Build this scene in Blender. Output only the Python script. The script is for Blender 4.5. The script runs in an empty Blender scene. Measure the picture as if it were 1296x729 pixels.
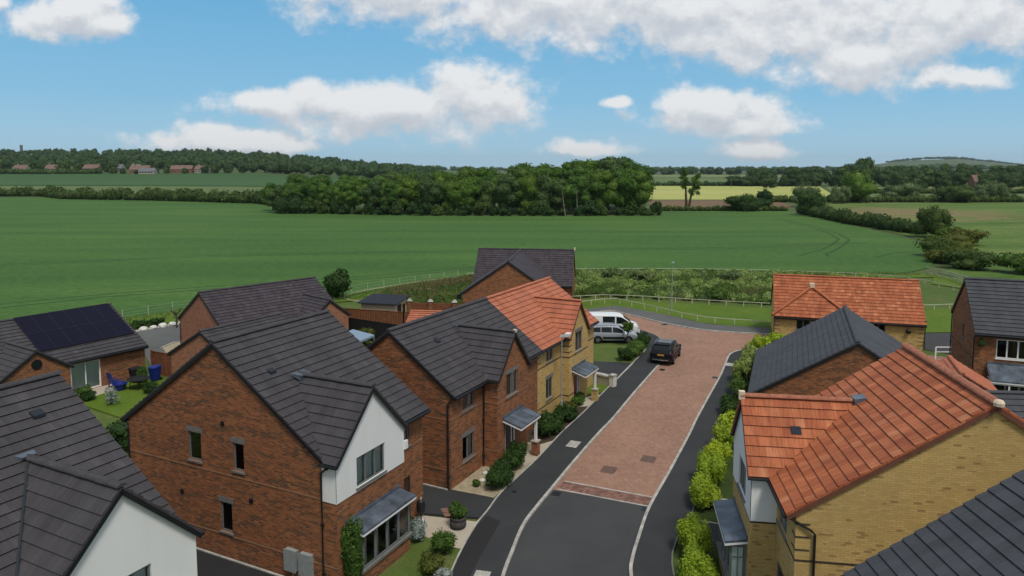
import bpy, math, random
import numpy as np
from mathutils import Vector, Matrix, noise
R=math.radians
random.seed(7)
SC=bpy.context.scene
COL=SC.collection

# ------------------------------------------------------------------ camera
cam=bpy.data.cameras.new('camera'); cam_o=bpy.data.objects.new('camera',cam); COL.objects.link(cam_o)
cam.sensor_width=36; cam.sensor_fit='HORIZONTAL'; cam.lens=36*905/1296
cam.shift_y=-63.5/1296
cam.clip_start=0.1; cam.clip_end=30000
cam_o.location=(0,0,15.6); cam_o.rotation_euler=(R(90)-math.atan(88/905),0,0)
SC.camera=cam_o
# ------------------------------------------------------------------ light
SUN_EL,SUN_AZ=60,158           # degrees; azimuth clockwise from +Y
SUN_STRENGTH,SKY_STRENGTH,EXPOSURE=2.4,0.085,-0.06
SC.view_settings.view_transform='Standard'; SC.view_settings.look='None'
SC.view_settings.exposure=EXPOSURE; SC.view_settings.gamma=1; SC.view_settings.use_curve_mapping=False
sun=bpy.data.lights.new('sun','SUN'); sun_o=bpy.data.objects.new('sun',sun); COL.objects.link(sun_o)
sun.energy=SUN_STRENGTH; sun.angle=R(14); sun.color=(1,.94,.84)
sun_o.rotation_euler=(R(90-SUN_EL),0,R(180-SUN_AZ)); sun_o.location=(60,-40,120)

class NT:
    def __init__(s,tree): s.t=tree; s.n=tree.nodes; s.l=tree.links
    def node(s,ty,**kw):
        n=s.n.new(ty)
        for k,v in kw.items(): setattr(n,k,v)
        return n
    def put(s,sock,v):
        if v is None: return
        if hasattr(v,'is_output'): s.l.new(v,sock)
        else:
            if hasattr(sock,'default_value'):
                try: sock.default_value=v
                except Exception: sock.default_value=(*v,1) if len(v)==3 else v
    def math(s,op,a,b=None,c=None,clamp=False):
        n=s.node('ShaderNodeMath',operation=op,use_clamp=clamp); s.put(n.inputs[0],a); s.put(n.inputs[1],b); s.put(n.inputs[2],c); return n.outputs[0]
    def mix(s,f,a,b,blend='MIX'):
        n=s.node('ShaderNodeMix',data_type='RGBA',blend_type=blend); s.put(n.inputs[0],f); s.put(n.inputs[6],c4(a)); s.put(n.inputs[7],c4(b)); return n.outputs[2]
    def ramp(s,f,stops,interp='LINEAR'):
        n=s.node('ShaderNodeValToRGB'); s.put(n.inputs[0],f); e=n.color_ramp; e.interpolation=interp
        while len(e.elements)<len(stops): e.elements.new(.5)
        for el,(p,c) in zip(e.elements,stops): el.position=p; el.color=c4(c)
        return n.outputs[0]
    def noise(s,vec,scale,detail=3,rough=.55,dim='3D'):
        n=s.node('ShaderNodeTexNoise',noise_dimensions=dim); s.put(n.inputs['Vector'],vec); n.inputs['Scale'].default_value=scale
        n.inputs['Detail'].default_value=detail; n.inputs['Roughness'].default_value=rough; return n.outputs['Fac']
    def mapv(s,vec,scale=(1,1,1),loc=(0,0,0),rot=(0,0,0)):
        n=s.node('ShaderNodeMapping'); s.put(n.inputs[0],vec); n.inputs[1].default_value=loc; n.inputs[2].default_value=rot; n.inputs[3].default_value=scale; return n.outputs[0]
    def maprange(s,v,a,b,c=0,d=1,smooth=True):
        n=s.node('ShaderNodeMapRange',interpolation_type='SMOOTHSTEP' if smooth else 'LINEAR'); s.put(n.inputs[0],v)
        for i,x in zip((1,2,3,4),(a,b,c,d)): n.inputs[i].default_value=x
        return n.outputs[0]
def c4(c):
    if hasattr(c,'is_output') or isinstance(c,(int,float)): return c
    c=tuple(c); return c if len(c)==4 else (*c,1)

def build_world():
    w=bpy.data.worlds.new('World'); SC.world=w; w.use_nodes=True
    t=NT(w.node_tree); t.n.clear()
    out=t.node('ShaderNodeOutputWorld'); bg=t.node('ShaderNodeBackground'); bg.inputs[1].default_value=1
    sky=t.node('ShaderNodeTexSky',sky_type='NISHITA'); sky.sun_disc=False
    sky.sun_elevation=R(SUN_EL); sky.sun_rotation=R(SUN_AZ); sky.altitude=100; sky.air_density=1.0; sky.dust_density=.4; sky.ozone_density=1.3
    skyc=t.node('ShaderNodeVectorMath',operation='SCALE'); t.l.new(sky.outputs[0],skyc.inputs[0]); skyc.inputs['Scale'].default_value=SKY_STRENGTH
    tc=t.node('ShaderNodeTexCoord'); sp=t.node('ShaderNodeSeparateXYZ'); t.l.new(tc.outputs['Generated'],sp.inputs[0])
    x,y,z=sp.outputs
    ay=t.math('MAXIMUM',t.math('ABSOLUTE',y),.15)
    u=t.math('DIVIDE',x,ay); v=t.math('DIVIDE',z,ay)
    front=t.math('GREATER_THAN',y,.1)
    # cumulus in view of the estate: centre u,v ; half width ; height above and below the centre
    def P(px,py): return (px-648)/905*.995,(213-py)/905
    BL=[]
    for px,py,rx,ru,rd in [(100,22,68,34,30),(140,35,48,18,18),(0,6,30,18,14),
        (520,-6,150,50,40),(690,8,190,60,58),(850,20,190,70,62),(1010,40,170,75,62),(1085,75,85,40,48),(1210,15,180,70,62),(1222,99,78,20,18),(960,50,160,50,40),
        (604,128,88,44,46),(500,140,150,32,38),(420,132,140,24,26),(340,127,70,12,10),
        (275,180,112,18,16),(268,172,55,16,16),(350,185,55,9,9),
        (905,146,88,34,24),(950,158,70,18,16),(870,135,50,20,14),(958,191,52,14,12),(782,131,22,9,7),(745,190,75,16,12)]:
        cu,cv=P(px,py); BL.append((cu,cv,rx*1.06/905,ru*1.08/905,rd*1.05/905))
    def density(vv):
        cb=t.node('ShaderNodeCombineXYZ'); t.put(cb.inputs[0],u); t.put(cb.inputs[1],vv)
        nz=t.noise(t.mapv(cb.outputs[0],(1,1.25,1)),15,10,.60)
        nz2=t.noise(t.mapv(cb.outputs[0],(1,1.3,1),(3.1,1.7,0)),5.5,3,.5)
        best=None
        for cu,cv,rx,ru,rd in BL:
            du=t.math('MULTIPLY',t.math('SUBTRACT',u,cu),1/rx)
            dv=t.math('SUBTRACT',vv,cv)
            dv=t.math('MAXIMUM',t.math('MULTIPLY',dv,1/ru),t.math('MULTIPLY',dv,-1/rd))
            d=t.math('SUBTRACT',.80 if rx<30/905 or (ru<17.5/905 and rx>70/905) else 1,t.math('SQRT',t.math('ADD',t.math('MULTIPLY',du,du),t.math('MULTIPLY',dv,dv))))
            best=d if best is None else t.math('SMOOTH_MAX',best,d,.25)
        nn=t.math('ADD',t.math('MULTIPLY',t.math('SUBTRACT',nz,.5),5.0),t.math('MULTIPLY',t.math('SUBTRACT',nz2,.5),2.2))
        return t.math('ADD',t.math('MULTIPLY',best,2.2),t.math('ADD',nn,.18)),nz,nz2
    d0,nz,nz2=density(v)
    d1,_,_=density(t.math('ADD',v,.02))
    mask=t.maprange(d0,-.25,1.2)
    lit=t.maprange(t.math('SUBTRACT',d0,d1),-1.5,1.3)
    ccol=t.ramp(t.math('ADD',t.math('MULTIPLY',lit,.75),t.math('MULTIPLY',nz,.25)),[(0.12,(.60,.62,.67)),(.40,(.70,.72,.755)),(.58,(.79,.80,.82)),(.8,(.90,.90,.90))])
    # rest of the sky: unseen broken cloud overhead and behind, added as soft white fill
    nb=t.noise(t.mapv(tc.outputs['Generated'],(1,1,2)),3.2,4,.55)
    mb=t.maprange(nb,.30,.52)
    cloud_front=t.math('MULTIPLY',t.math('MULTIPLY',mask,.93),front)
    high=t.maprange(z,.30,.45)
    cloud_fill=t.math('MULTIPLY',mb,t.math('MAXIMUM',high,t.math('SUBTRACT',1,front)))
    # pale blue summer haze low down, as clear air does near the horizon
    air=t.ramp(z,[(0.0,(.42,.67,.84)),(.09,(.25,.555,.81)),(.25,(.125,.43,.74)),(.6,(.07,.28,.58))]); grade=t.mix(.9,skyc.outputs[0],air)
    c=t.mix(cloud_fill,grade,(.53,.55,.57))
    c=t.mix(cloud_front,c,ccol)
    t.put(bg.inputs[0],c); t.l.new(bg.outputs[0],out.inputs[0])
build_world()

# ------------------------------------------------------------------ materials
M={}
def mat(name,fn):
    m=bpy.data.materials.new(name); m.use_nodes=True; t=NT(m.node_tree); t.n.clear()
    out=t.node('ShaderNodeOutputMaterial'); b=t.node('ShaderNodeBsdfPrincipled'); t.l.new(b.outputs[0],out.inputs[0])
    fn(t,b,out); M[name]=m; return m
def setp(t,b,col,rough=.8,spec=.3,metal=0,bump=None,bs=.3,bd=.02):
    t.put(b.inputs['Base Color'],c4(col)); t.put(b.inputs['Roughness'],rough); t.put(b.inputs['Metallic'],metal); t.put(b.inputs['Specular IOR Level'],spec)
    if bump is not None:
        n=t.node('ShaderNodeBump'); n.inputs['Strength'].default_value=bs; n.inputs['Distance'].default_value=bd; t.put(n.inputs['Height'],bump); t.l.new(n.outputs[0],b.inputs['Normal'])
def pos(t): return t.node('ShaderNodeNewGeometry').outputs['Position']
def objc(t): return t.node('ShaderNodeTexCoord').outputs['Object']
def uvc(t): return t.node('ShaderNodeTexCoord').outputs['UV']
def cells(t,vec,bw,bh,joint,stagger=.5):
    """running-bond cells: returns (random per cell, joint mask)"""
    sp=t.node('ShaderNodeSeparateXYZ'); t.put(sp.inputs[0],vec); u,v=sp.outputs[0],sp.outputs[1]
    r=t.math('DIVIDE',v,bh); row=t.math('FLOOR',r)
    uu=t.math('ADD',t.math('DIVIDE',u,bw),t.math('MULTIPLY',t.math('FLOORED_MODULO',row,2),stagger))
    cb=t.node('ShaderNodeCombineXYZ'); t.put(cb.inputs[0],t.math('FLOOR',uu)); t.put(cb.inputs[1],row)
    wn=t.node('ShaderNodeTexWhiteNoise',noise_dimensions='2D'); t.l.new(cb.outputs[0],wn.inputs['Vector'])
    fu=t.math('FRACT',uu); fv=t.math('FRACT',r)
    j=t.math('MAXIMUM',t.math('LESS_THAN',fu,joint/bw),t.math('LESS_THAN',fv,joint/bh))
    return wn.outputs['Value'],j,u,v
def brick(name,stops,mortar,patch=.5,dark=(.03,.022,.02)):
    def fn(t,b,o):
        uv=uvc(t); rnd,j,u,v=cells(t,uv,.225,.075,.014)
        col=t.ramp(rnd,stops)
        # patches and streaks of darker burnt bricks
        pn=t.noise(t.mapv(uv,(.6,2.6,1)),1.3,4,.65)
        pm=t.math('MULTIPLY',t.maprange(pn,.45,.64),patch)
        rn2=t.node('ShaderNodeTexWhiteNoise',noise_dimensions='1D'); t.put(rn2.inputs['W'],t.math('MULTIPLY',rnd,91.7))
        hit=t.math('LESS_THAN',rn2.outputs['Value'],t.math('ADD',pm,.03))
        col=t.mix(t.math('MULTIPLY',hit,.68),col,dark)
        n=t.noise(uv,.45,4,.6); col=t.mix(1,col,t.ramp(n,[(.25,(.82,.82,.84)),(.75,(1.14,1.12,1.1))]),'MULTIPLY')
        col=t.mix(t.math('MULTIPLY',j,.95),col,mortar)
        setp(t,b,col,.88,.25,bump=t.math('SUBTRACT',1,j),bs=.35,bd=.006)
    return mat(name,fn)
brick('red_brick',[(0,(.20,.064,.027)),(.35,(.25,.082,.032)),(.7,(.295,.103,.040)),(1,(.35,.135,.054))],(.26,.18,.11),.72,(.05,.036,.026))
brick('orange_brick',[(0,(.29,.105,.057)),(.5,(.35,.135,.073)),(1,(.41,.17,.092))],(.27,.2,.15),.12,(.10,.045,.03))
brick('yellow_brick',[(0,(.49,.335,.128)),(.4,(.53,.368,.142)),(.8,(.56,.395,.156)),(1,(.585,.42,.175))],(.39,.28,.11),.08,(.24,.13,.06))
def tile(name,stops,streak=.25,gauge=.36,width=.33,rough=.75,spec=.3,weather=(.9,1.1)):
    def fn(t,b,o):
        uv=uvc(t); rnd,j,u,v=cells(t,uv,width,gauge,.010)
        col=t.ramp(rnd,stops)
        s=t.noise(t.mapv(uv,(17,1.3,1)),1.0,4,.65); s2=t.noise(uv,.6,4,.6); s3=t.noise(uv,26,2,.6)
        col=t.mix(1,col,t.ramp(s,[(.25,(1-streak,)*3),(.75,(1+streak,)*3)]),'MULTIPLY')
        col=t.mix(1,col,t.ramp(s2,[(.3,(weather[0],)*3),(.7,(weather[1],)*3)]),'MULTIPLY')
        col=t.mix(1,col,t.ramp(s3,[(.3,(.88,)*3),(.7,(1.12,)*3)]),'MULTIPLY')
        sp_=t.noise(uv,7,5,.75); col=t.mix(t.math('MULTIPLY',t.maprange(sp_,.66,.74),.35),col,(.30,.29,.25)); dk=t.noise(t.mapv(uv,(1.6,.35,1)),1.0,4,.6); col=t.mix(1,col,t.ramp(dk,[(.35,(.80,.79,.80)),(.62,(1.06,1.06,1.06))]),'MULTIPLY')
        vj=t.math('LESS_THAN',t.math('FRACT',t.math('ADD',t.math('DIVIDE',u,width),t.math('MULTIPLY',t.math('FLOORED_MODULO',t.math('FLOOR',t.math('DIVIDE',v,gauge)),2),.5))),.02)
        col=t.mix(t.math('MULTIPLY',vj,.5),col,(.01,.01,.01))
        setp(t,b,col,rough,spec,bump=s3,bs=.25,bd=.006)
    return mat(name,fn)
tile('charcoal_tile',[(0,(.054,.050,.055)),(.5,(.058,.054,.059)),(.95,(.063,.059,.064)),(1,(.073,.068,.072))],.24)
tile('slate_tile',[(0,(.055,.059,.067)),(.5,(.060,.064,.073)),(1,(.066,.070,.08))],.12)
tile('purple_tile',[(0,(.045,.037,.045)),(.5,(.056,.047,.056)),(1,(.070,.060,.068))],.12)
tile('red_tile',[(0,(.33,.090,.038)),(.5,(.395,.118,.049)),(.9,(.44,.142,.060)),(1,(.49,.185,.088))],.42)
tile('clean_red_tile',[(0,(.42,.132,.070)),(.5,(.445,.147,.079)),(1,(.47,.163,.09))],.16)
def plain(name,col,rough=.6,spec=.35,metal=0,var=.12,scale=6,coord=objc):
    def fn(t,b,o):
        n=t.noise(coord(t),scale,4,.6)
        setp(t,b,t.mix(1,col,t.ramp(n,[(.3,(1-var,)*3),(.7,(1+var,)*3)]),'MULTIPLY'),rough,spec,metal)
    return mat(name,fn)
def renderf(t,b,o):
    oc=objc(t); n=t.noise(t.mapv(oc,(.9,.9,.25)),1.2,5,.6); f=t.noise(oc,22,3,.6)
    c=t.ramp(n,[(.28,(.745,.75,.735)),(.5,(.785,.79,.78)),(.7,(.805,.805,.795))]); setp(t,b,c,.92,.15,bump=f,bs=.2,bd=.006)
mat('render_white',renderf)
plain('white_upvc',(.80,.80,.80),.4,.4,var=.03)
plain('grey_frame',(.155,.165,.165),.5,.35,var=.06)
plain('black_plastic',(.012,.013,.016),.45,.4)
plain('tile_nose_shade',(.012,.011,.011),.95,.1)  # near-black for tile noses: the shade under each lap, painted in
plain('lead',(.085,.105,.135),.4,.5,metal=.0,var=.55,scale=1.6)
plain('stone',(.36,.33,.27),.85,.25,var=.14,scale=9)
plain('course_brick',(.25,.145,.085),.85,.25,var=.25,scale=9)
plain('stone_grey',(.17,.165,.155),.85,.25,var=.2,scale=9)
plain('dark_course',(.06,.045,.035),.85,.25,var=.3,scale=9)
plain('cream',(.66,.55,.40),.8,.3)
plain('concrete',(.40,.385,.35),.9,.2,var=.3,scale=2.2,coord=pos)
plain('galvanised',(.36,.40,.40),.5,.4,metal=.3)
plain('fence_timber',(.185,.072,.035),.85,.2,var=.3,scale=5)
plain('pale_timber',(.52,.43,.32),.85,.2,var=.2)
plain('rail_timber',(.46,.46,.34),.85,.2,var=.2,scale=3)
plain('fence_black',(.014,.014,.016),.8,.25)
plain('felt',(.028,.033,.045),.9,.2)
plain('bark',(.075,.058,.042),.95,.1,var=.35)
plain('pale_bark',(.22,.20,.17),.95,.1,var=.35)
plain('curtain',(.75,.74,.70),.95,.1,var=.2,scale=9)
plain('blind',(.78,.88,.82),.9,.15,var=.06)
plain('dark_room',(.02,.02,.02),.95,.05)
plain('door_black',(.015,.016,.02),.35,.5)
plain('door_red',(.20,.012,.014),.35,.5)
plain('door_brown',(.06,.03,.02),.5,.4)
plain('verge_brown',(.15,.062,.042),.8,.2,var=.15)
plain('cover_iron',(.14,.085,.068),.8,.3,var=.2)
plain('blue_plastic',(.010,.026,.20),.45,.4)
plain('white_stone',(.62,.60,.54),.9,.2,var=.3,scale=8)
plain('pot',(.085,.075,.07),.8,.3,var=.3)
plain('canvas_blue',(.22,.30,.40),.8,.2)
plain('chrome',(.45,.46,.48),.25,.5,metal=.8)
plain('rubber',(.013,.013,.014),.85,.2)
plain('alloy',(.32,.33,.34),.4,.5,metal=.6)
plain('lamp_red',(.28,.01,.01),.25,.5)
plain('lamp_clear',(.55,.56,.58),.15,.5)
plain('plate_yellow',(.42,.24,.05),.5,.4)
plain('plate_white',(.7,.7,.7),.5,.4)
plain('terracotta',(.33,.13,.08),.85,.2,var=.3)
plain('village_brick',(.24,.125,.09),.9,.2,var=.2,scale=.4)
plain('village_cream',(.36,.33,.29),.9,.2)
plain('village_tile',(.19,.125,.105),.9,.2,var=.2,scale=.4)
plain('village_slate',(.15,.155,.17),.8,.25,var=.15,scale=.4)
def paint(name,col,metal=0):
    def fn(t,b,o):
        setp(t,b,col,.4,.14 if col[0]<.05 else .25,metal); b.inputs['Coat Weight'].default_value=.05 if col[0]<.05 else .2; b.inputs['Coat Roughness'].default_value=.06
    mat(name,fn)
paint('paint_black',(.008,.009,.013)); paint('paint_white',(.72,.73,.74)); paint('paint_silver',(.36,.38,.43),.35)
def glassf(t,b,o):
    t.n.remove(b)
    g=t.node('ShaderNodeBsdfGlossy'); g.inputs['Roughness'].default_value=.03; g.inputs['Color'].default_value=(.9,.93,.95,1)
    tr=t.node('ShaderNodeBsdfTransparent'); tr.inputs[0].default_value=(.80,.84,.84,1)
    fr=t.node('ShaderNodeFresnel'); fr.inputs[0].default_value=1.6
    m=t.node('ShaderNodeMixShader'); t.l.new(fr.outputs[0],m.inputs[0]); t.l.new(tr.outputs[0],m.inputs[1]); t.l.new(g.outputs[0],m.inputs[2]); t.l.new(m.outputs[0],o.inputs[0])
mat('glass',glassf)
def carglass(t,b,o): setp(t,b,(.010,.013,.016),.06,.4)
mat('car_glass',carglass)
def solarf(t,b,o):
    uv=uvc(t); rnd,j,u,v=cells(t,uv,.158,.158,.006,0)
    setp(t,b,t.mix(t.math('MULTIPLY',j,.5),t.mix(rnd,(.004,.004,.014),(.006,.005,.021)),(.012,.012,.03)),.3,.12)
mat('solar_cell',solarf)
# ground surfaces
def groundmat(name,cols,s1,s2,rough=.95,bumps=None,fine=.25,stretch=(1,1,1),fine_s=None):
    def fn(t,b,o):
        p=pos(t); a=t.noise(t.mapv(p,stretch),s1,8,.68); f=t.noise(p,fine_s or s2,3,.7)
        c=t.ramp(a,[(.28+.44*i/(len(cols)-1),c) for i,c in enumerate(cols)])
        c=t.mix(1,c,t.ramp(f,[(.25,(1-fine,)*3),(.75,(1+fine,)*3)]),'MULTIPLY')
        setp(t,b,c,rough,.15,bump=f if bumps else None,bs=bumps or 0,bd=.05)
    return mat(name,fn)
groundmat('rough_grass',[(.055,.10,.018),(.085,.125,.03),(.14,.135,.045)],.12,2.2,bumps=.6)
groundmat('mown_grass',[(.066,.128,.012),(.092,.152,.017),(.125,.17,.028)],.22,3.0,bumps=.4,fine=.18)
groundmat('garden_grass',[(.065,.105,.02),(.09,.13,.03),(.13,.14,.05)],.9,9,bumps=.4)
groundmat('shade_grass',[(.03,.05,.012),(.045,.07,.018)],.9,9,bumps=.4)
groundmat('tarmac',[(.036,.038,.040),(.043,.045,.047),(.052,.054,.056)],.35,28,rough=.9,fine=.22)
groundmat('tarmac_light',[(.050,.052,.054),(.059,.061,.063),(.070,.071,.072)],.28,28,rough=.9,fine=.2)
groundmat('tarmac_pale',[(.095,.097,.096),(.115,.117,.115),(.135,.137,.134)],.3,28,rough=.9,fine=.2)
groundmat('tarmac_dark',[(.026,.026,.028),(.032,.032,.034)],.5,28,rough=.9,fine=.2)
groundmat('gravel',[(.26,.215,.14),(.36,.31,.21),(.46,.41,.31)],2.5,30,fine=.3,bumps=.5)
groundmat('soil',[(.05,.038,.027),(.075,.055,.038)],1.2,12,bumps=.5)
groundmat('slabs',[(.40,.35,.27),(.48,.43,.35)],1.2,20,fine=.15)
groundmat('yellow_crop',[(.30,.35,.095),(.37,.39,.11),(.48,.43,.19)],.012,.8,stretch=(.35,1.4,1),fine=.12)
groundmat('brown_field',[(.15,.10,.055),(.19,.125,.075)],.03,.7,stretch=(.3,1.6,1),fine=.15)
groundmat('pale_field',[(.17,.20,.075),(.20,.235,.085)],.01,.3,fine=.12)
groundmat('mid_field',[(.10,.145,.05),(.125,.17,.055)],.01,.3,fine=.12)
groundmat('dark_field',[(.045,.10,.032),(.058,.12,.038)],.006,.3,stretch=(.25,2,1),fine=.12)
groundmat('far_ground',[(.055,.09,.03),(.10,.13,.05)],.004,.05,fine=.15)
def cropf(t,b,o):
    p=pos(t)
    a=t.noise(t.mapv(p,(.16,1.0,1)),.075,5,.62); g=t.noise(t.mapv(p,(1,1,1)),.014,3,.5); f=t.noise(t.mapv(p,(.5,1.6,1)),1.4,4,.7)
    c=t.ramp(t.math('ADD',t.math('MULTIPLY',a,.65),t.math('MULTIPLY',g,.35)),[(.30,(.040,.100,.020)),(.5,(.060,.134,.025)),(.70,(.090,.168,.033))])
    c=t.mix(1,c,t.ramp(f,[(.3,(.58,.60,.62)),(.7,(1.38,1.36,1.32))]),'MULTIPLY')
    setp(t,b,c,.9,.2,bump=f,bs=.5,bd=.25)
mat('green_crop',cropf)
groundmat('tramline',[(.030,.068,.024),(.040,.088,.028)],.5,3,fine=.2)
def weedf(t,b,o):
    p=pos(t); a=t.noise(t.mapv(p,(.4,1.3,1)),.05,5,.62); f=t.noise(t.mapv(p,(.6,1.4,1)),1.1,4,.7)
    c=t.ramp(a,[(.3,(.062,.118,.024)),(.5,(.10,.165,.034)),(.7,(.17,.20,.058))])
    sp=t.node('ShaderNodeSeparateXYZ'); t.l.new(p,sp.inputs[0])
    dx=t.math('DIVIDE',t.math('SUBTRACT',sp.outputs[0],141),30); dy=t.math('DIVIDE',t.math('SUBTRACT',sp.outputs[1],250),34)
    d=t.math('SQRT',t.math('ADD',t.math('MULTIPLY',dx,dx),t.math('MULTIPLY',dy,dy)))
    m=t.maprange(t.math('ADD',d,t.math('MULTIPLY',t.math('SUBTRACT',t.noise(t.mapv(p,(.5,1.4,1)),.16,6,.72),.5),6.0)),1.15,.65)
    c=t.mix(t.math('MULTIPLY',m,.72),c,(.25,.17,.095))
    c=t.mix(1,c,t.ramp(f,[(.3,(.60,)*3),(.7,(1.35,)*3)]),'MULTIPLY')
    setp(t,b,c,.95,.15,bump=f,bs=.5,bd=.25)
mat('weedy_field',weedf)
def paverf(cols,rotz,name):
    def fn(t,b,o):
        p=pos(t); uv=t.mapv(p,rot=(0,0,rotz)); rnd,j,u,v=cells(t,uv,.21,.105,.010)
        c=t.ramp(rnd,cols); n=t.noise(p,.35,5,.6); n2=t.noise(p,3,3,.6)
        c=t.mix(1,c,t.ramp(n,[(.3,(.88,.88,.90)),(.7,(1.12,1.11,1.10))]),'MULTIPLY')
        c=t.mix(1,c,t.ramp(n2,[(.3,(.9,)*3),(.7,(1.1,)*3)]),'MULTIPLY')
        c=t.mix(t.math('MULTIPLY',j,.55),c,(.13,.11,.09))
        setp(t,b,c,.92,.2,bump=t.math('SUBTRACT',1,j),bs=.3,bd=.01)
    mat(name,fn)
paverf([(0,(.29,.163,.114)),(.5,(.318,.182,.129)),(1,(.35,.206,.149))],R(70),'block_paving')
paverf([(0,(.14,.075,.06)),(.5,(.20,.10,.08)),(1,(.27,.15,.12))],R(-24),'block_band')
def leafm(name,c0,c1,c2,trans=.25,oscale=.5):
    def fn(t,b,o):
        g=t.node('ShaderNodeNewGeometry'); oi=t.node('ShaderNodeObjectInfo')
        n=t.noise(t.mapv(objc(t),(1,1,1)),oscale,3,.6)
        f=t.math('ADD',t.math('MULTIPLY',g.outputs['Random Per Island'],.38),t.math('MULTIPLY',n,.62))
        c=t.ramp(f,[(.2,c0),(.5,c1),(.8,c2)])
        rv=t.ramp(oi.outputs['Random'],[(0,(.78,.84,.86)),(.5,(1,1,1)),(1,(1.22,1.14,.95))])
        c=t.mix(1,c,rv,'MULTIPLY')
        setp(t,b,c,.7,.2)
        tr=t.node('ShaderNodeBsdfTranslucent'); t.put(tr.inputs[0],t.mix(1,c,(1.1,1.25,.6),'MULTIPLY'))
        m=t.node('ShaderNodeMixShader'); m.inputs[0].default_value=trans
        t.l.new(b.outputs[0],m.inputs[1]); t.l.new(tr.outputs[0],m.inputs[2]); t.l.new(m.outputs[0],o.inputs[0])
    return mat(name,fn)
leafm('leaf_oak',(.034,.078,.012),(.072,.140,.020),(.155,.230,.040),oscale=.16)
leafm('leaf_ash',(.040,.082,.026),(.078,.135,.040),(.150,.210,.070),oscale=.16)
leafm('leaf_dock',(.11,.085,.04),(.17,.15,.06),(.24,.22,.10),oscale=.3)
leafm('leaf_weed',(.15,.23,.055),(.25,.34,.09),(.42,.47,.19),oscale=.3)
leafm('leaf_wood',(.028,.078,.012),(.070,.150,.021),(.165,.255,.040),oscale=.16)
leafm('leaf_far',(.034,.074,.024),(.056,.105,.032),(.090,.145,.040),oscale=.05)
leafm('leaf_dark',(.020,.052,.012),(.034,.076,.017),(.058,.108,.025),oscale=1.5)
leafm('leaf_mid',(.036,.082,.015),(.068,.130,.022),(.125,.195,.038),oscale=1.5)
leafm('leaf_lime',(.16,.24,.016),(.30,.40,.028),(.46,.54,.06),oscale=1.6)
leafm('leaf_variegated',(.09,.15,.025),(.20,.26,.06),(.42,.44,.20),oscale=1.6)
leafm('leaf_silver',(.20,.24,.22),(.30,.34,.32),(.42,.46,.44),oscale=2)
leafm('leaf_hedge',(.034,.068,.015),(.058,.098,.022),(.095,.130,.033),oscale=.25)
leafm('leaf_olive',(.06,.08,.016),(.105,.125,.022),(.16,.16,.035),oscale=.25)
leafm('leaf_willow',(.085,.13,.05),(.13,.18,.07),(.19,.24,.10),oscale=.25)
leafm('blade',(.09,.16,.035),(.14,.22,.055),(.26,.30,.11),.3,oscale=.12)
leafm('blade_dry',(.12,.11,.045),(.19,.165,.07),(.30,.25,.13),.3,oscale=.12)
leafm('blade_grey',(.09,.145,.06),(.15,.21,.10),(.25,.29,.16),.3,oscale=.12)

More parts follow.
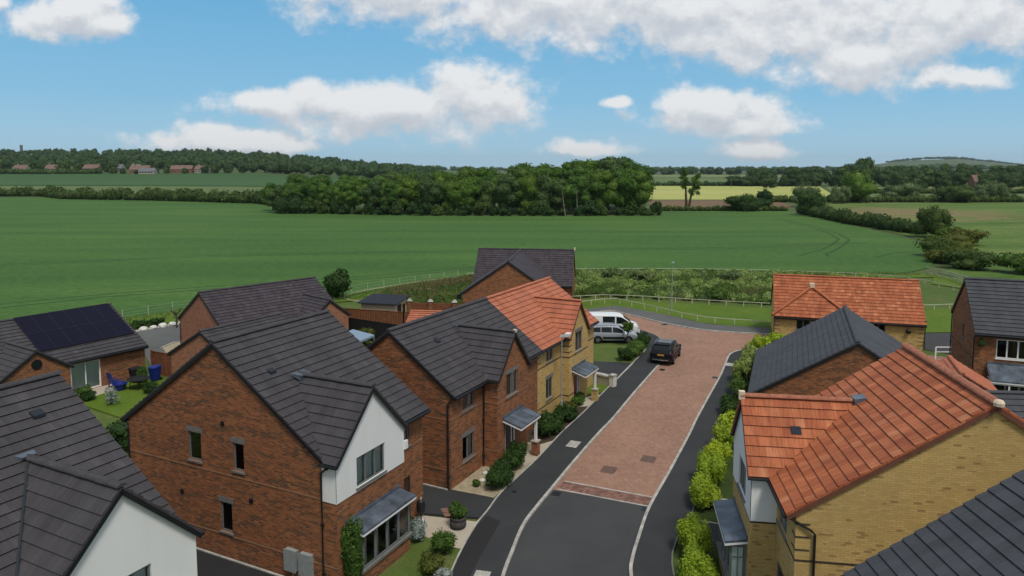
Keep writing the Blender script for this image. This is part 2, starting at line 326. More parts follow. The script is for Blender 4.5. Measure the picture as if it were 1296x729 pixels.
# ------------------------------------------------------------------ mesh building
class MB:
    def __init__(s): s.v=[];s.f=[];s.mi=[];s.uv=[]
    def face(s,pts,mi=0,uv=None):
        pts=[Vector(p) for p in pts]; i=len(s.v); s.v+=pts; s.f.append(tuple(range(i,i+len(pts)))); s.mi.append(mi)
        if uv is None:
            n=Vector((0,0,0))
            for a,b in zip(pts,pts[1:]+pts[:1]): n+=a.cross(b)
            if n.length<1e-12: n=Vector((0,0,1))
            n.normalize(); t=Vector((0,0,1)).cross(n)
            t=Vector((1,0,0)) if t.length<.02 else t.normalized(); b=n.cross(t)
            if b.z<0: b=-b; t=-t
            uv=[(p.dot(t),p.dot(b)) for p in pts]
        s.uv.append(uv)
    def hull8(s,c,mi=0):     # 4 bottom corners then 4 top corners
        for q in ((3,2,1,0),(4,5,6,7),(0,1,5,4),(1,2,6,5),(2,3,7,6),(3,0,4,7)): s.face([c[k] for k in q],mi)
    def box(s,x0,x1,y0,y1,z0,z1,mi=0):
        s.hull8([(x0,y0,z0),(x1,y0,z0),(x1,y1,z0),(x0,y1,z0),(x0,y0,z1),(x1,y0,z1),(x1,y1,z1),(x0,y1,z1)],mi)
    def prism(s,poly,z0,z1,mi=0,bottom=False):
        s.face([(x,y,z1) for x,y in poly],mi)
        if bottom: s.face([(x,y,z0) for x,y in poly[::-1]],mi)
        for (a,b),(c,d) in zip(poly,poly[1:]+poly[:1]): s.face([(a,b,z0),(c,d,z0),(c,d,z1),(a,b,z1)],mi)
    def bar(s,p,q,w,h=None,mi=0,up=(0,0,1)):
        p,q=Vector(p),Vector(q); h=h or w; d=(q-p).normalized(); up=Vector(up)
        sd=d.cross(up)
        if sd.length<.01: sd=d.cross(Vector((1,0,0)))
        sd.normalize(); u=sd.cross(d); a=sd*w/2; b=u*h/2
        s.hull8([p-a-b,p+a-b,q+a-b,q-a-b,p-a+b,p+a+b,q+a+b,q-a+b],mi)
    def tube(s,pts,r,n=8,mi=0,cap=True):
        pts=[Vector(p) for p in pts]; rr=r if isinstance(r,(list,tuple)) else [r]*len(pts); rings=[]
        for i,p in enumerate(pts):
            d=(pts[min(i+1,len(pts)-1)]-pts[max(i-1,0)]).normalized(); x=d.cross(Vector((0,0,1)))
            if x.length<.05: x=d.cross(Vector((0,1,0)))
            x.normalize(); y=x.cross(d); rings.append([p+(x*math.cos(2*math.pi*k/n)+y*math.sin(2*math.pi*k/n))*rr[i] for k in range(n)])
        for a,b in zip(rings,rings[1:]):
            for k in range(n): s.face([a[k],a[(k+1)%n],b[(k+1)%n],b[k]],mi)
        if cap: s.face(rings[0][::-1],mi); s.face(rings[-1],mi)
    def lathe(s,prof,c=(0,0),n=20,mi=0):
        rings=[[(c[0]+r*math.cos(2*math.pi*k/n),c[1]+r*math.sin(2*math.pi*k/n),z) for k in range(n)] for r,z in prof]
        for a,b in zip(rings,rings[1:]):
            for k in range(n): s.face([a[k],a[(k+1)%n],b[(k+1)%n],b[k]],mi)
        s.face(rings[-1],mi); s.face(rings[0][::-1],mi)
    def build(s,name,mats,parent=None,smooth=False,weld=False):
        me=bpy.data.meshes.new(name); me.from_pydata([tuple(v) for v in s.v],[],s.f)
        for m in (mats if isinstance(mats,(list,tuple)) else [mats]): me.materials.append(M[m])
        me.polygons.foreach_set('material_index',s.mi)
        ul=me.uv_layers.new(name='UVMap'); flat=[c for f in s.uv for p in f for c in p]; ul.data.foreach_set('uv',flat)
        if weld:
            import bmesh
            b=bmesh.new(); b.from_mesh(me); bmesh.ops.remove_doubles(b,verts=b.verts,dist=1e-4); b.to_mesh(me); b.free()
        if smooth: me.polygons.foreach_set('use_smooth',[True]*len(me.polygons))
        me.update(); o=bpy.data.objects.new(name,me); COL.objects.link(o)
        if parent: o.parent=parent
        return o
def empty(name,label,cat,loc=(0,0,0),rz=0,group=None):
    o=bpy.data.objects.new(name,None); COL.objects.link(o); o.location=loc; o.rotation_euler=(0,0,rz); o.empty_display_size=.3
    return tag(o,label,cat,group)
def tag(o,label,cat,group=None):
    o['label']=label; o['category']=cat
    if group: o['group']=group
    return o
def structure(o): o['kind']='structure'; return o
def stuff(o,label,cat): o['kind']='stuff'; o['label']=label; o['category']=cat; return o
def children(o): return [c for c in bpy.data.objects if c.parent==o]
def copy_tree(o,loc,rz=0,scale=None,label=None,parent=None):
    c=o.copy(); COL.objects.link(c)
    if parent: c.parent=parent
    else:
        c.location=loc; c.rotation_euler=(0,0,rz)
        if scale: c.scale=scale
        if label: c['label']=label
    for ch in o.children: copy_tree(ch,None,parent=c)
    return c
def clip(poly,lo,hi):       # convex 2-D polygon clipped to lo<=v<=hi
    for val,sgn in ((lo,1),(hi,-1)):
        out=[]
        for a,b in zip(poly,poly[1:]+poly[:1]):
            da,db=sgn*(a[1]-val),sgn*(b[1]-val)
            if da>=0: out.append(a)
            if (da>0)!=(db>0) and abs(da-db)>1e-9:
                k=da/(da-db); out.append((a[0]+(b[0]-a[0])*k,a[1]+(b[1]-a[1])*k))
        poly=out
        if len(poly)<3: return []
    return poly

# ------------------------------------------------------------------ houses
class Multi(list):
    def new(s): m=MB(); s.append(m); return m
    def __getattr__(s,k): return getattr(s.new(),k)
class House:
    def __init__(s,name,label,ox,oy,th,brick='red_brick',tile='charcoal_tile',sg=1,cat='house',frame='grey_frame',trim='black_plastic',course='course_brick',gauge=.36,lift=.042):
        s.root=empty(name,label,cat,(ox,oy,0),-R(th)); s.sg=sg; s.brick=brick; s.tile=tile; s.frame=frame; s.trim=trim; s.course=course; s.g=gauge; s.lift=lift
        s.w=MB(); s.r=MB(); s.rid=Multi(); s.br=Multi(); s.gu=Multi(); s.co=Multi(); s.qu=Multi(); s.ren=MB(); s.ld=Multi(); s.soff=Multi(); s.ends=Multi(); s.vent=Multi(); s.pipes=[]
    def T(s,a,b,z): return Vector((s.sg*b,a,z))
    # wall between plan points p,q (a,b); top profile [(distance,z)]; openings [(d0,d1,z0,z1)]
    def wall(s,p,q,prof,zb=-.3,holes=(),mb=None,out=1,off=0,depth=.11,mi=0):
        mb=mb or s.w; p=Vector(p);q=Vector(q); L=(q-p).length; d=(q-p)/L; n=Vector((-d.y,d.x))*out
        def pt(u,z,dd=0): c=p+d*u+n*(off-dd); return s.T(c.x,c.y,z)
        def top(u):
            for (u0,z0),(u1,z1) in zip(prof,prof[1:]):
                if u0-1e-6<=u<=u1+1e-6: return z0+(z1-z0)*(u-u0)/max(u1-u0,1e-9)
            return prof[-1][1]
        cuts=sorted({0,L,*[u for u,_ in prof if 0<=u<=L],*[h[i] for h in holes for i in (0,1)]})
        for a,b in zip(cuts,cuts[1:]):
            if b-a<1e-5: continue
            z=zb
            for h in sorted([h for h in holes if h[0]<=a+1e-6 and h[1]>=b-1e-6],key=lambda h:h[2]):
                if h[2]>z: mb.face([pt(a,z),pt(b,z),pt(b,h[2]),pt(a,h[2])],mi,[(a,z),(b,z),(b,h[2]),(a,h[2])])
                z=h[3]
            mb.face([pt(a,z),pt(b,z),pt(b,top(b)),pt(a,top(a))],mi,[(a,z),(b,z),(b,top(b)),(a,top(a))])
        for (a,b,z0,z1) in holes:
            for (e,f) in (((a,z0),(a,z1)),((b,z0),(b,z1)),((a,z0),(b,z0)),((a,z1),(b,z1))):
                uv=[(0,e[1]),(0,f[1]),(depth,f[1]),(depth,e[1])]
                mb.face([pt(*e),pt(*f),pt(*f,depth),pt(*e,depth)],mi,uv)
        return pt
    def window(s,pt,a,b,z0,z1,lights=2,frame=None,sill=True,lintel=None,curt=None,depth=.09,bars=None,trans=0,name='window',label=None,fw=.062):
        """framed glazing in an opening; pt(u,z,depth) from wall()"""
        fm=frame or s.frame
        def bx(mb,u0,u1,za,zb,d0,d1): mb.hull8([pt(u0,za,d0),pt(u1,za,d0),pt(u1,za,d1),pt(u0,za,d1),pt(u0,zb,d0),pt(u1,zb,d0),pt(u1,zb,d1),pt(u0,zb,d1)])
        m=MB(); d0,d1=depth-.035,depth+.03
        bx(m,a,b,z0,z0+fw,d0,d1); bx(m,a,b,z1-fw,z1,d0,d1); bx(m,a,a+fw,z0+fw,z1-fw,d0,d1); bx(m,b-fw,b,z0+fw,z1-fw,d0,d1)
        for k in range(1,lights): u=a+(b-a)*k/lights; bx(m,u-.042,u+.042,z0+fw,z1-fw,d0,d1)
        if trans: zt=z1-(z1-z0)*trans; bx(m,a+fw,b-fw,zt-.03,zt+.03,d0+.006,d1-.006)
        o=m.build(name,fm,s.root)
        if label: o['label']=label
        g=MB(); g.face([pt(a+.03,z0+.03,depth),pt(b-.03,z0+.03,depth),pt(b-.03,z1-.03,depth),pt(a+.03,z1-.03,depth)]); g.build('pane','glass',o)
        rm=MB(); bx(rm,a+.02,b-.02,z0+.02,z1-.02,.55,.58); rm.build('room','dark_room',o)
        if sill:
            m=MB(); bx(m,a-.06,b+.06,z0-.075,z0-.002,-.06,depth-.02); m.build('sill',sill if isinstance(sill,str) else 'stone_grey',o)
        if lintel:
            m=MB(); bx(m,a-.09,b+.09,z1+.003,z1+.22,-.012,.05); m.build('lintel',lintel,o)
        if curt:
            for (ca,cb) in (((a+.05,a+(b-a)*.26),(b-(b-a)*.26,b-.05)) if curt=='curtain' else ((a+.05,b-.05),)):
                k=10; m=MB()
                for i in range(k):
                    ua=ca+(cb-ca)*i/k; ub=ca+(cb-ca)*(i+1)/k; da=.17+.02*(i%2); db=.17+.02*((i+1)%2)
                    zl=z0+.05 if curt!='half' else z0+(z1-z0)*.55
                    m.face([pt(ua,zl,da),pt(ub,zl,db),pt(ub,z1-.05,db),pt(ua,z1-.05,da)])
                m.build('curtain' if curt!='blind' else 'blind','curtain' if curt!='blind' else 'blind',o)
        return o
    def door(s,pt,a,b,z0,z1,m='door_black',side=0,label=None,fm='white_upvc'):
        def bx(mb,u0,u1,za,zb,d0,d1): mb.hull8([pt(u0,za,d0),pt(u1,za,d0),pt(u1,za,d1),pt(u0,za,d1),pt(u0,zb,d0),pt(u1,zb,d0),pt(u1,zb,d1),pt(u0,zb,d1)])
        dm=MB(); e=b-side
        bx(dm,a+.07,e-.07,z0,z1-.07,.06,.11)
        for k in range(2): bx(dm,a+.19,e-.19,z0+.2+.95*k,z0+.95+.85*k,.045,.061)
        o=dm.build('door',m,s.root)
        if label: o['label']=label
        f=MB(); bx(f,a,a+.07,z0,z1,.02,.12); bx(f,e-.07,e,z0,z1,.02,.12); bx(f,a+.07,e-.07,z1-.07,z1,.02,.12)
        if side: bx(f,e,b,z0,z0+.08,.02,.12); bx(f,e,b,z1-.08,z1,.02,.12); bx(f,b-.08,b,z0+.08,z1-.08,.02,.12); 
        f.build('door_frame',fm,o)
        if side: g=MB(); g.face([pt(e,z0+.05,.08),pt(b-.05,z0+.05,.08),pt(b-.05,z1-.05,.08),pt(e,z1-.05,.08)]); g.build('side_pane','car_glass',o)
        h=MB(); h.bar(pt(e-.16,z0+1.0,.02),pt(e-.28,z0+1.0,.02),.03); h.build('handle','chrome',o)
        return o
    def plane(s,pts,mb=None,v0=None):
        """a tiled slope: courses of lapped tiles with a real step at each nose"""
        mb=mb or s.r; P=[s.T(*p) for p in pts]; n=Vector((0,0,0))
        for a,b in zip(P,P[1:]+P[:1]): n+=a.cross(b)
        n.normalize(); n=n if n.z>0 else -n
        t=Vector((0,0,1)).cross(n).normalized(); b=n.cross(t); o=min(P,key=lambda p:p.z)
        if b.z<0: b=-b;t=-t
        Q=[((p-o).dot(t),(p-o).dot(b)) for p in P]; vmax=max(q[1] for q in Q); g=s.g; nc=max(1,round(vmax/g)); g=vmax/nc; lf=s.lift
        W=lambda q,h:o+t*q[0]+b*q[1]+n*h
        for i in range(nc):
            lo,hi=i*g,(i+1)*g; c=clip(Q,lo-(.02 if i else 0),hi)
            if len(c)<3: continue
            hh=lambda q:.03+lf*(1-(q[1]-lo)/g)
            mb.face([W(q,hh(q)) for q in c],0,[(q[0],max(i*s.g+.001,min((i+1)*s.g-.001,q[1]/g*s.g))) for q in c])
            for q,r in zip(c,c[1:]+c[:1]):
                nose=abs(q[1]-r[1])<1e-6 and abs(q[1]-c[0][1])<9 and q[1]<lo+1e-6
                if abs(q[1]-r[1])<1e-6 and q[1]>hi-1e-6 and i<nc-1: continue
                mb.face([W(q,hh(q)),W(r,hh(r)),W(r,-.02),W(q,-.02)],1 if nose and i>0 else 0)  # risers between courses take the painted lap shade
        s.soff.face([p-n*.025 for p in P])
    def ridge(s,p,q,r=.115,mi=0,seg=.46):
        P,Q=s.T(*p),s.T(*q); d=Q-P; L=d.length; k=max(1,round(L/seg)); rid=s.rid.new()
        for i in range(k):
            a=P+d*(i/k); b=P+d*((i+1)/k+.02/L); side=d.normalized().cross(Vector((0,0,1)))
            if side.length<.05: continue
            side.normalize(); up=side.cross(d.normalized()); rr=r*(1+.06*(i%2))
            pr=[(math.cos(x)*rr*1.25,math.sin(x)*rr*.8-.02) for x in [math.pi*j/6 for j in range(7)]]
            A=[a+side*x+up*y for x,y in pr]; B=[b+side*x+up*y for x,y in pr]
            for j in range(6): rid.face([A[j],A[j+1],B[j+1],B[j]],mi)
            rid.face(A[::-1],mi); rid.face(B,mi)
    def verge(s,p,q,h=.17,w=.035,mb=None):     # barge board under the tile edge
        P,Q=s.T(*p),s.T(*q); (mb or s.br).bar(P-Vector((0,0,h*.5+.0)),Q-Vector((0,0,h*.5)),w,h)
    def gutter(s,p,q,r=.065):
        s.gu.tube([s.T(*p),s.T(*q)],r,8)
    def downpipe(s,pts):
        m=MB(); m.tube([s.T(*p) for p in pts],.042,8)
        for i in range(2):
            p=s.T(*pts[-1]); z=p.z+.6+1.9*i; m.box(p.x-.06,p.x+.06,p.y-.06,p.y+.06,z,z+.05)
        s.pipes.append(m)
    def course_band(s,p,q,z,out=1,h=.055,d=.018):
        p=Vector(p);q=Vector(q); dd=(q-p).normalized(); n=Vector((-dd.y,dd.x))*out
        P=lambda c,z:s.T(c.x,c.y,z)
        a,b=p+n*d,q+n*d; i,j=p-n*.02,q-n*.02
        s.co.hull8([P(i,z),P(j,z),P(b,z),P(a,z),P(i,z+h),P(j,z+h),P(b,z+h),P(a,z+h)])
    def quoins(s,p,da,db,z0,z1,length=.5,step=.335):
        """grooved brick quoins round an outside corner p; da,db unit plan directions along the two walls"""
        p=Vector(p); da=Vector(da); db=Vector(db)
        z=z0
        while z<z1:
            qu=s.qu.new()
            for d,o in ((da,db),(db,da)):
                q=p+d*length; n=-o*.016
                a,b=p+n,q+n; i,j=p+o*.01,q+o*.01
                if o is db: a=a-d*.016
                P=lambda c,zz:s.T(c.x,c.y,zz)
                qu.hull8([P(i,z),P(j,z),P(b,z),P(a,z),P(i,z+.045),P(j,z+.045),P(b,z+.045),P(a,z+.045)])
            z+=step
    def finish(s,ridge_mats=None,part_labels=None):
        B=lambda mb,n,m,par=s.root:[x.build(n,m,par) for x in mb if x.f] if isinstance(mb,Multi) else (mb.build(n,m,par) if mb.f else None)
        B(s.w,'wall',s.brick); rf=B(s.r,'roof',[s.tile,'tile_nose_shade']); B(s.soff,'soffit','black_plastic',rf); B(s.rid,'ridge_tiles',ridge_mats or s.tile,rf); B(s.ends,'ridge_end_cap','cream',rf)
        B(s.ld,'lead_flashing','lead',rf); B(s.vent,'roof_vent','felt',rf)
        B(s.br,'bargeboard',s.trim); B(s.gu,'gutter','black_plastic'); B(s.co,'string_course',s.course); B(s.qu,'quoin_band',s.course); B(s.ren,'render_panel','render_white')
        for m in s.pipes: m.build('downpipe','black_plastic',s.root)
    # ---- main gabled body, ridge along a
    def gable_body(s,a0,a1,D,e,r,o=.3,ov=.1,near=True,far=True,nearholes=(),farholes=(),frontw=True,gutters=True,caps=True,b0=0):
        k=(r-e)/(D/2); top=lambda b:e-k*b if b>-D/2 else e-k*(-D-b)
        prof=[(0,e-.03),(D/2,r-.03),(D,e-.03)]
        pn=s.wall((a0,-D),(a0,0),prof,holes=nearholes) if near else None
        pf=s.wall((a1,-D),(a1,0),prof,holes=farholes,out=-1) if far else None
        s.wall((a0,-D),(a1,-D),[(0,e-.03),(a1-a0,e-.03)],out=-1)
        va,vb=(a0-ov if near else a0),(a1+ov if far else a1)
        s.plane([(va,o,e-k*o),(vb,o,e-k*o),(vb,-D/2,r),(va,-D/2,r)])
        s.plane([(va,-D-o,e-k*o),(vb,-D-o,e-k*o),(vb,-D/2,r),(va,-D/2,r)])
        if caps: s.ridge((va,-D/2,r+.06),(vb,-D/2,r+.06))
        for on,av in ((near,va+.02),(far,vb-.02)):
            if on:
                s.verge((av,o,e-k*o),(av,-D/2,r)); s.verge((av,-D-o,e-k*o),(av,-D/2,r))
        if gutters:
            s.gutter((va,o+.05,e-k*o-.06),(vb,o+.05,e-k*o-.06)); s.gutter((va,-D-o-.05,e-k*o-.06),(vb,-D-o-.05,e-k*o-.06))
            for b in (o-.01,-D-o+.01):
                s.br.bar(s.T(va,b,e-k*o-.11),s.T(vb,b,e-k*o-.11),.025,.17)
        return pn,pf,k
    # ---- projecting front gable, ridge along b
    def front_gable(s,a1,a2,bp,br,e,k,holes=(),zw=None,ov=.15,oe=.15,holes_low=(),bin=0,sides=True,extend=None,hl_off=0):
        w=(a2-a1)/2; m=(a1+a2)/2; k2=(br-e)/w; tp=[(0,e-.03),(w,br-.03),(2*w,e-.03)]
        if zw:
            pl=s.wall((a1,bp),(a2,bp),[(0,zw),(2*w,zw)],holes=holes_low,out=1)
            pu=s.wall((a1-.02,bp),(a2+.02,bp),[(0,e-.03),(w+.02,br-.03),(2*w+.04,e-.03)],zb=zw,holes=[(h[0]+.02,h[1]+.02,h[2],h[3]) for h in holes],mb=s.ren,off=.022,out=1)
            for a,o_ in ((a1,1),(a2,-1)):
                s.wall((a,bin),(a,bp+.0),[(0,e-.03),(bp-bin,e-.03)],zb=zw,mb=s.ren,off=.022,out=o_)
            q=[s.T(a1-.022,bin,zw),s.T(a1-.022,bp+.022,zw),s.T(a2+.022,bp+.022,zw),s.T(a2+.022,bin,zw)]; s.ren.face(q)
        else: pl=pu=s.wall((a1,bp),(a2,bp),tp,holes=list(holes)+list(holes_low),out=1)
        if sides:
            top=zw or e-.03
            for a,o_ in ((a1,1),(a2,-1)): s.wall((a,bin),(a,bp),[(0,top),(bp-bin,top)],out=o_)
        # roof slopes run back until they meet the main roof
        bv=-(br-e)/k if extend is None else extend; be=oe*k2/k if extend is None else extend
        f=bp+ov
        s.plane([(a1-oe,f,e-oe*k2),(m,f,br),(m,bv-.05,br),(a1-oe,be,e-oe*k2)])
        s.plane([(a2+oe,f,e-oe*k2),(m,f,br),(m,bv-.05,br),(a2+oe,be,e-oe*k2)])
        s.ridge((m,bv,br+.06),(m,f,br+.06))
        for a in (a1-oe,a2+oe): s.verge((a,f-.02,e-oe*k2),(m,f-.02,br))
        for a,sg in ((a1-oe,-1),(a2+oe,1)): s.gutter((a+.04*sg,0.0 if extend is None else 0,e-oe*k2-.05),(a+.04*sg,f,e-oe*k2-.05),.055)
        return pl,pu,k2
def porch(H,a0,a1,b0,b1,z,post=None,pier=False,name='porch_canopy',drop=.28,ribs=True):
    """shallow lead-clad canopy on the front wall"""
    m=MB(); 
    m.hull8([H.T(a0,b0,z-.02),H.T(a1,b0,z-.02),H.T(a1,b1,z-drop-.05),H.T(a0,b1,z-drop-.05),H.T(a0,b0,z+.06),H.T(a1,b0,z+.06),H.T(a1,b1,z-drop+.04),H.T(a0,b1,z-drop+.04)])
    n=max(2,round((a1-a0)/.6))
    for i in range(n+1 if ribs else 0):
        a=a0+.03+(a1-a0-.06)*i/n; m.bar(H.T(a,b0,z+.068),H.T(a,b1,z-drop+.048),.025,.02)
    m.bar(H.T(a0,b0+.02,z+.10),H.T(a1,b0+.02,z+.10),.05,.18)
    o=m.build(name,'lead',H.root)
    f=MB(); zz=z-drop-.085; f.bar(H.T(a0-.01,b1,zz),H.T(a1+.01,b1,zz),.025,.07); f.bar(H.T(a0,b0,z-.075),H.T(a0,b1,zz),.025,.07); f.bar(H.T(a1,b0,z-.075),H.T(a1,b1,zz),.025,.07); f.build('fascia','white_upvc',o)
    if post is not None:
        p=MB(); p.bar(H.T(post,b1-.12,.82 if pier else 0),H.T(post,b1-.12,z-drop-.12),.13,.13); p.build('post','white_upvc',o)
        if pier:
            p=MB(); p.bar(H.T(post,b1-.12,0),H.T(post,b1-.12,.76),.36,.36); q=p.build('pier',H.brick,o)
            p=MB(); p.bar(H.T(post,b1-.12,.762),H.T(post,b1-.12,.82),.44,.44); p.build('pier_cap','stone',o)
    return o
def box_bay(H,a0,a1,b0,b1,z0,z1,lights=4,canopy_drop=.12):
    """square bay window: brick plinth, sill, glazed frame, lead canopy"""
    p=MB(); c=lambda a,b,z:H.T(a,b,z)
    p.hull8([c(a0,b0,-.3),c(a1,b0,-.3),c(a1,b1,-.3),c(a0,b1,-.3),c(a0,b0,z0-.1),c(a1,b0,z0-.1),c(a1,b1,z0-.1),c(a0,b1,z0-.1)])
    o=MB(); fw=.075
    def bx(u0,u1,d0,d1,za,zb,mb=o): mb.hull8([c(u0,d0,za),c(u1,d0,za),c(u1,d1,za),c(u0,d1,za),c(u0,d0,zb),c(u1,d0,zb),c(u1,d1,zb),c(u0,d1,zb)])
    for za,zb in ((z0,z0+.08),(z1-.10,z1)):
        bx(a0,a1,b1-.07,b1,za,zb); bx(a0,a0+.07,b0,b1-.07,za,zb); bx(a1-.07,a1,b0,b1-.07,za,zb)
    for i in range(lights+1):
        u=a0+(a1-a0-.12)*i/lights; bx(u,u+.12,b1-.075,b1-.003,z0+.08,z1-.10)
    for a in (a0,a1-.07): bx(a,a+.07,b0,b0+.09,z0+.08,z1-.10)
    fr=o.build('bay_window',H.frame,H.root)
    p.build('plinth',H.brick,fr)
    g=MB(); q=b1-.035; g.face([c(a0+.03,q,z0+.03),c(a1-.03,q,z0+.03),c(a1-.03,q,z1-.03),c(a0+.03,q,z1-.03)])
    for a in (a0+.03,a1-.03): g.face([c(a,b0,z0+.03),c(a,q,z0+.03),c(a,q,z1-.03),c(a,b0,z1-.03)])
    g.build('pane','glass',fr)
    sl=MB(); bx(a0-.08,a1+.08,b0,b1+.09,z0-.10,z0-.002,sl); sl.build('sill','stone_grey',fr)
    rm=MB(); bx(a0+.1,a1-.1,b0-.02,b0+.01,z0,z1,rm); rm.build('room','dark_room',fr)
    for i in range(lights):
        cu=MB()
        ua=a0+.1+(a1-a0-.2)*i/lights
        for j in range(4): cu.face([c(ua+.05+j*.06,b1-.12-.02*(j%2),z0+.05),c(ua+.11+j*.06,b1-.12-.02*((j+1)%2),z0+.05),c(ua+.11+j*.06,b1-.12-.02*((j+1)%2),z1-.1),c(ua+.05+j*.06,b1-.12-.02*(j%2),z1-.1)])
        cu.build('curtain','curtain',fr)
    porch(H,a0-.17,a1+.17,b0,b1+.2,z1+.25,name='bay_canopy',drop=canopy_drop,ribs=False)

# ================================================================== the houses
def seg(H,a0,a1,b,e,holes=()): return H.wall((a0,b),(a1,b),[(0,e-.03),(a1-a0,e-.03)],holes=holes)
# --- big red-brick house with the white front gable (left of the road)
H=House('brick_house','large red brick house with white front gable over a lead topped bay window',-6.969,25.286,26.089,brick='red_brick',tile='charcoal_tile')
D,L,e,r=10.688,6.649,5.05,8.772
hs=[(D-7.02,D-6.28,3.72,4.92),(D-4.50,D-3.92,3.72,4.86),(D-5.33,D-4.68,1.04,2.28)]
pn,_,k=H.gable_body(0,L,D,e,r,nearholes=hs)
for h in hs: H.window(pn,*h,lights=1,lintel='stone_grey')
ws=[(1.15,2.93,3.55,4.72)]
pl,pu,k2=H.front_gable(0,4.239,.641,7.231,e,k,holes=ws,zw=3.40)
H.window(pu,1.17,2.95,3.55,4.72,lights=3,sill='stone_grey',curt='blind')
hf=[(.38,1.38,3.55,4.75),(.45,1.42,0,2.15)]
pf=seg(H,4.239,L,0,e,hf); H.window(pf,*hf[0],lights=2,curt='curtain'); H.door(pf,*hf[1],'door_brown',fm='door_brown')
box_bay(H,.62,3.72,.641,1.28,.72,2.12,lights=4)
for z in (.88,3.42):
    H.course_band((0,-D),(0,.6),z); H.course_band((4.26,0),(L,0),z)
H.course_band((0,.641),(.6,.641),.88); H.course_band((L,0),(L,-D),3.42); H.course_band((L,0),(L,-D),.88)
H.ld.hull8([H.T(1.75,-3.02,7.27),H.T(2.5,-3.02,7.27),H.T(2.4,-2.6,7.08),H.T(1.85,-2.6,7.08),H.T(1.75,-3.02,7.36),H.T(2.5,-3.02,7.36),H.T(2.4,-2.55,7.30),H.T(1.85,-2.55,7.30)])
for a,b in ((1.0,-3.6),): zz=e-k*b; H.vent.hull8([H.T(a,b,zz+.04),H.T(a+.3,b,zz+.04),H.T(a+.3,b+.25,zz-.13),H.T(a,b+.25,zz-.13),H.T(a,b,zz+.1),H.T(a+.3,b,zz+.1),H.T(a+.3,b+.25,zz+.02),H.T(a,b+.25,zz+.02)])
H.downpipe([(-.02,.30,4.75),(-.09,.02,4.5),(-.09,.02,.0)]); H.downpipe([(-.02,-D-.3,4.75),(-.09,-D+.06,4.5),(-.09,-D+.06,0)])
H.finish()
mb=MB(); mb.box(-1.79,-1.25,-.2,0,.4,1.2); mb.box(-1.82,-1.22,-.21,-.198,.37,1.23); mb.tube([(-1.5,-.06,.4),(-1.5,-.06,0)],.03,6); mb.build('meter_box','galvanised',H.root)
mb=MB(); mb.box(-1.06,-.53,-.2,0,.37,1.2); mb.box(-1.09,-.50,-.21,-.198,.34,1.23); mb.tube([(-.8,-.06,.37),(-.8,-.06,0)],.03,6); mb.build('meter_box','galvanised',H.root)
for b,z in ((-5.0,5.55),(-3.6,2.65),(-7.5,2.25)):
    mb=MB(); mb.box(b-.08,b+.08,-.05,0,z-.08,z+.08); mb.box(b-.06,b+.06,-.07,-.05,z-.02,z+.01); mb.build('wall_vent','black_plastic',H.root)
mb=MB(); q=H.T(4.33,.66,4.1); mb.box(q.x-.02,q.x+.08,q.y-.1,q.y+.12,3.95,4.3); mb.build('alarm_box','white_upvc',H.root)
mb=MB(); mb.box(-.75,-.25,L,L+.18,.75,1.55); mb.build('meter_box','galvanised',H.root)

# --- foreground house, bottom left
H=House('brick_house','dark roofed house in the bottom left corner, its white gable cut by the frame',-9.993,20.502,26.903,tile='charcoal_tile')
D,e,r=11.4,5.018,8.80
pn,_,k=H.gable_body(-6.65,0,D,e,r)
ws=[(1.45,3.05,3.55,4.72)]
pl,pu,k2=H.front_gable(-4.535,-.037,.727,7.246,e,k,holes=ws,zw=3.3)
H.window(pu,1.47,3.07,3.55,4.72,lights=3,sill='stone_grey',curt='blind')
seg(H,-6.65,-4.535,0,e); seg(H,-.037,0,0,e)
H.ld.hull8([H.T(-2.6,-3.6,7.3),H.T(-2.0,-3.6,7.3),H.T(-2.1,-3.3,7.15),H.T(-2.5,-3.3,7.15),H.T(-2.6,-3.6,7.40),H.T(-2.0,-3.6,7.40),H.T(-2.1,-3.2,7.36),H.T(-2.5,-3.2,7.36)])
mv=MB(); mv.bar(H.T(-4.64,.05,5.09),H.T(-2.286,-3.3,7.36),.06,.03); mv.build('valley_strip','felt',H.root)
H.vent.hull8([H.T(-1.5,-4.6,8.14),H.T(-1.15,-4.6,8.14),H.T(-1.15,-4.35,8.0),H.T(-1.5,-4.35,8.0),H.T(-1.5,-4.6,8.2),H.T(-1.15,-4.6,8.2),H.T(-1.15,-4.35,8.09),H.T(-1.5,-4.35,8.09)])
H.finish()

# --- the joined pair: red brick under grey tiles, then yellow brick under red tiles
D,e,r,LL,L3=7.144,4.88,7.50,9.835,19.3
H=House('semi_detached_house','red brick half of the joined pair, dark grey roof, black front door',-2.97,33.547,27.33,brick='red_brick',tile='charcoal_tile')
pn,_,k=H.gable_body(0,LL,D,e,r,far=False)
hf=[(1.08,2.25,3.55,4.74),(1.08,2.25,.95,2.2)]
pf=seg(H,0,3.183,0,e,hf)
H.window(pf,*hf[0],lights=2,curt='curtain',lintel='stone_grey'); H.window(pf,*hf[1],lights=2,curt='curtain',lintel='stone_grey')
ws=[(.95,2.28,3.52,4.76)]; dr=[(.84,1.98,.05,2.1)]
pl,pu,k2=H.front_gable(3.183,6.721,.863,6.90,e,k,holes=ws,holes_low=dr)
H.window(pu,*ws[0],lights=2,curt='curtain',lintel='stone_grey'); H.door(pl,*dr[0],'door_black',side=.34)
seg(H,6.721,LL,0,e)
porch(H,3.75,6.10,.863,1.95,2.42,post=5.75,pier=True)
for z in (.88,3.42):
    H.course_band((0,-D),(0,0),z); H.course_band((0,0),(3.183,0),z); H.course_band((6.74,0),(LL-.02,0),z); H.course_band((3.183,0),(3.183,.863),z)
    for q in (((3.183,.863),(3.99,.863)) if z<1 else ((3.183,.863),(6.721,.863)),): H.course_band(q[0],q[1],z)
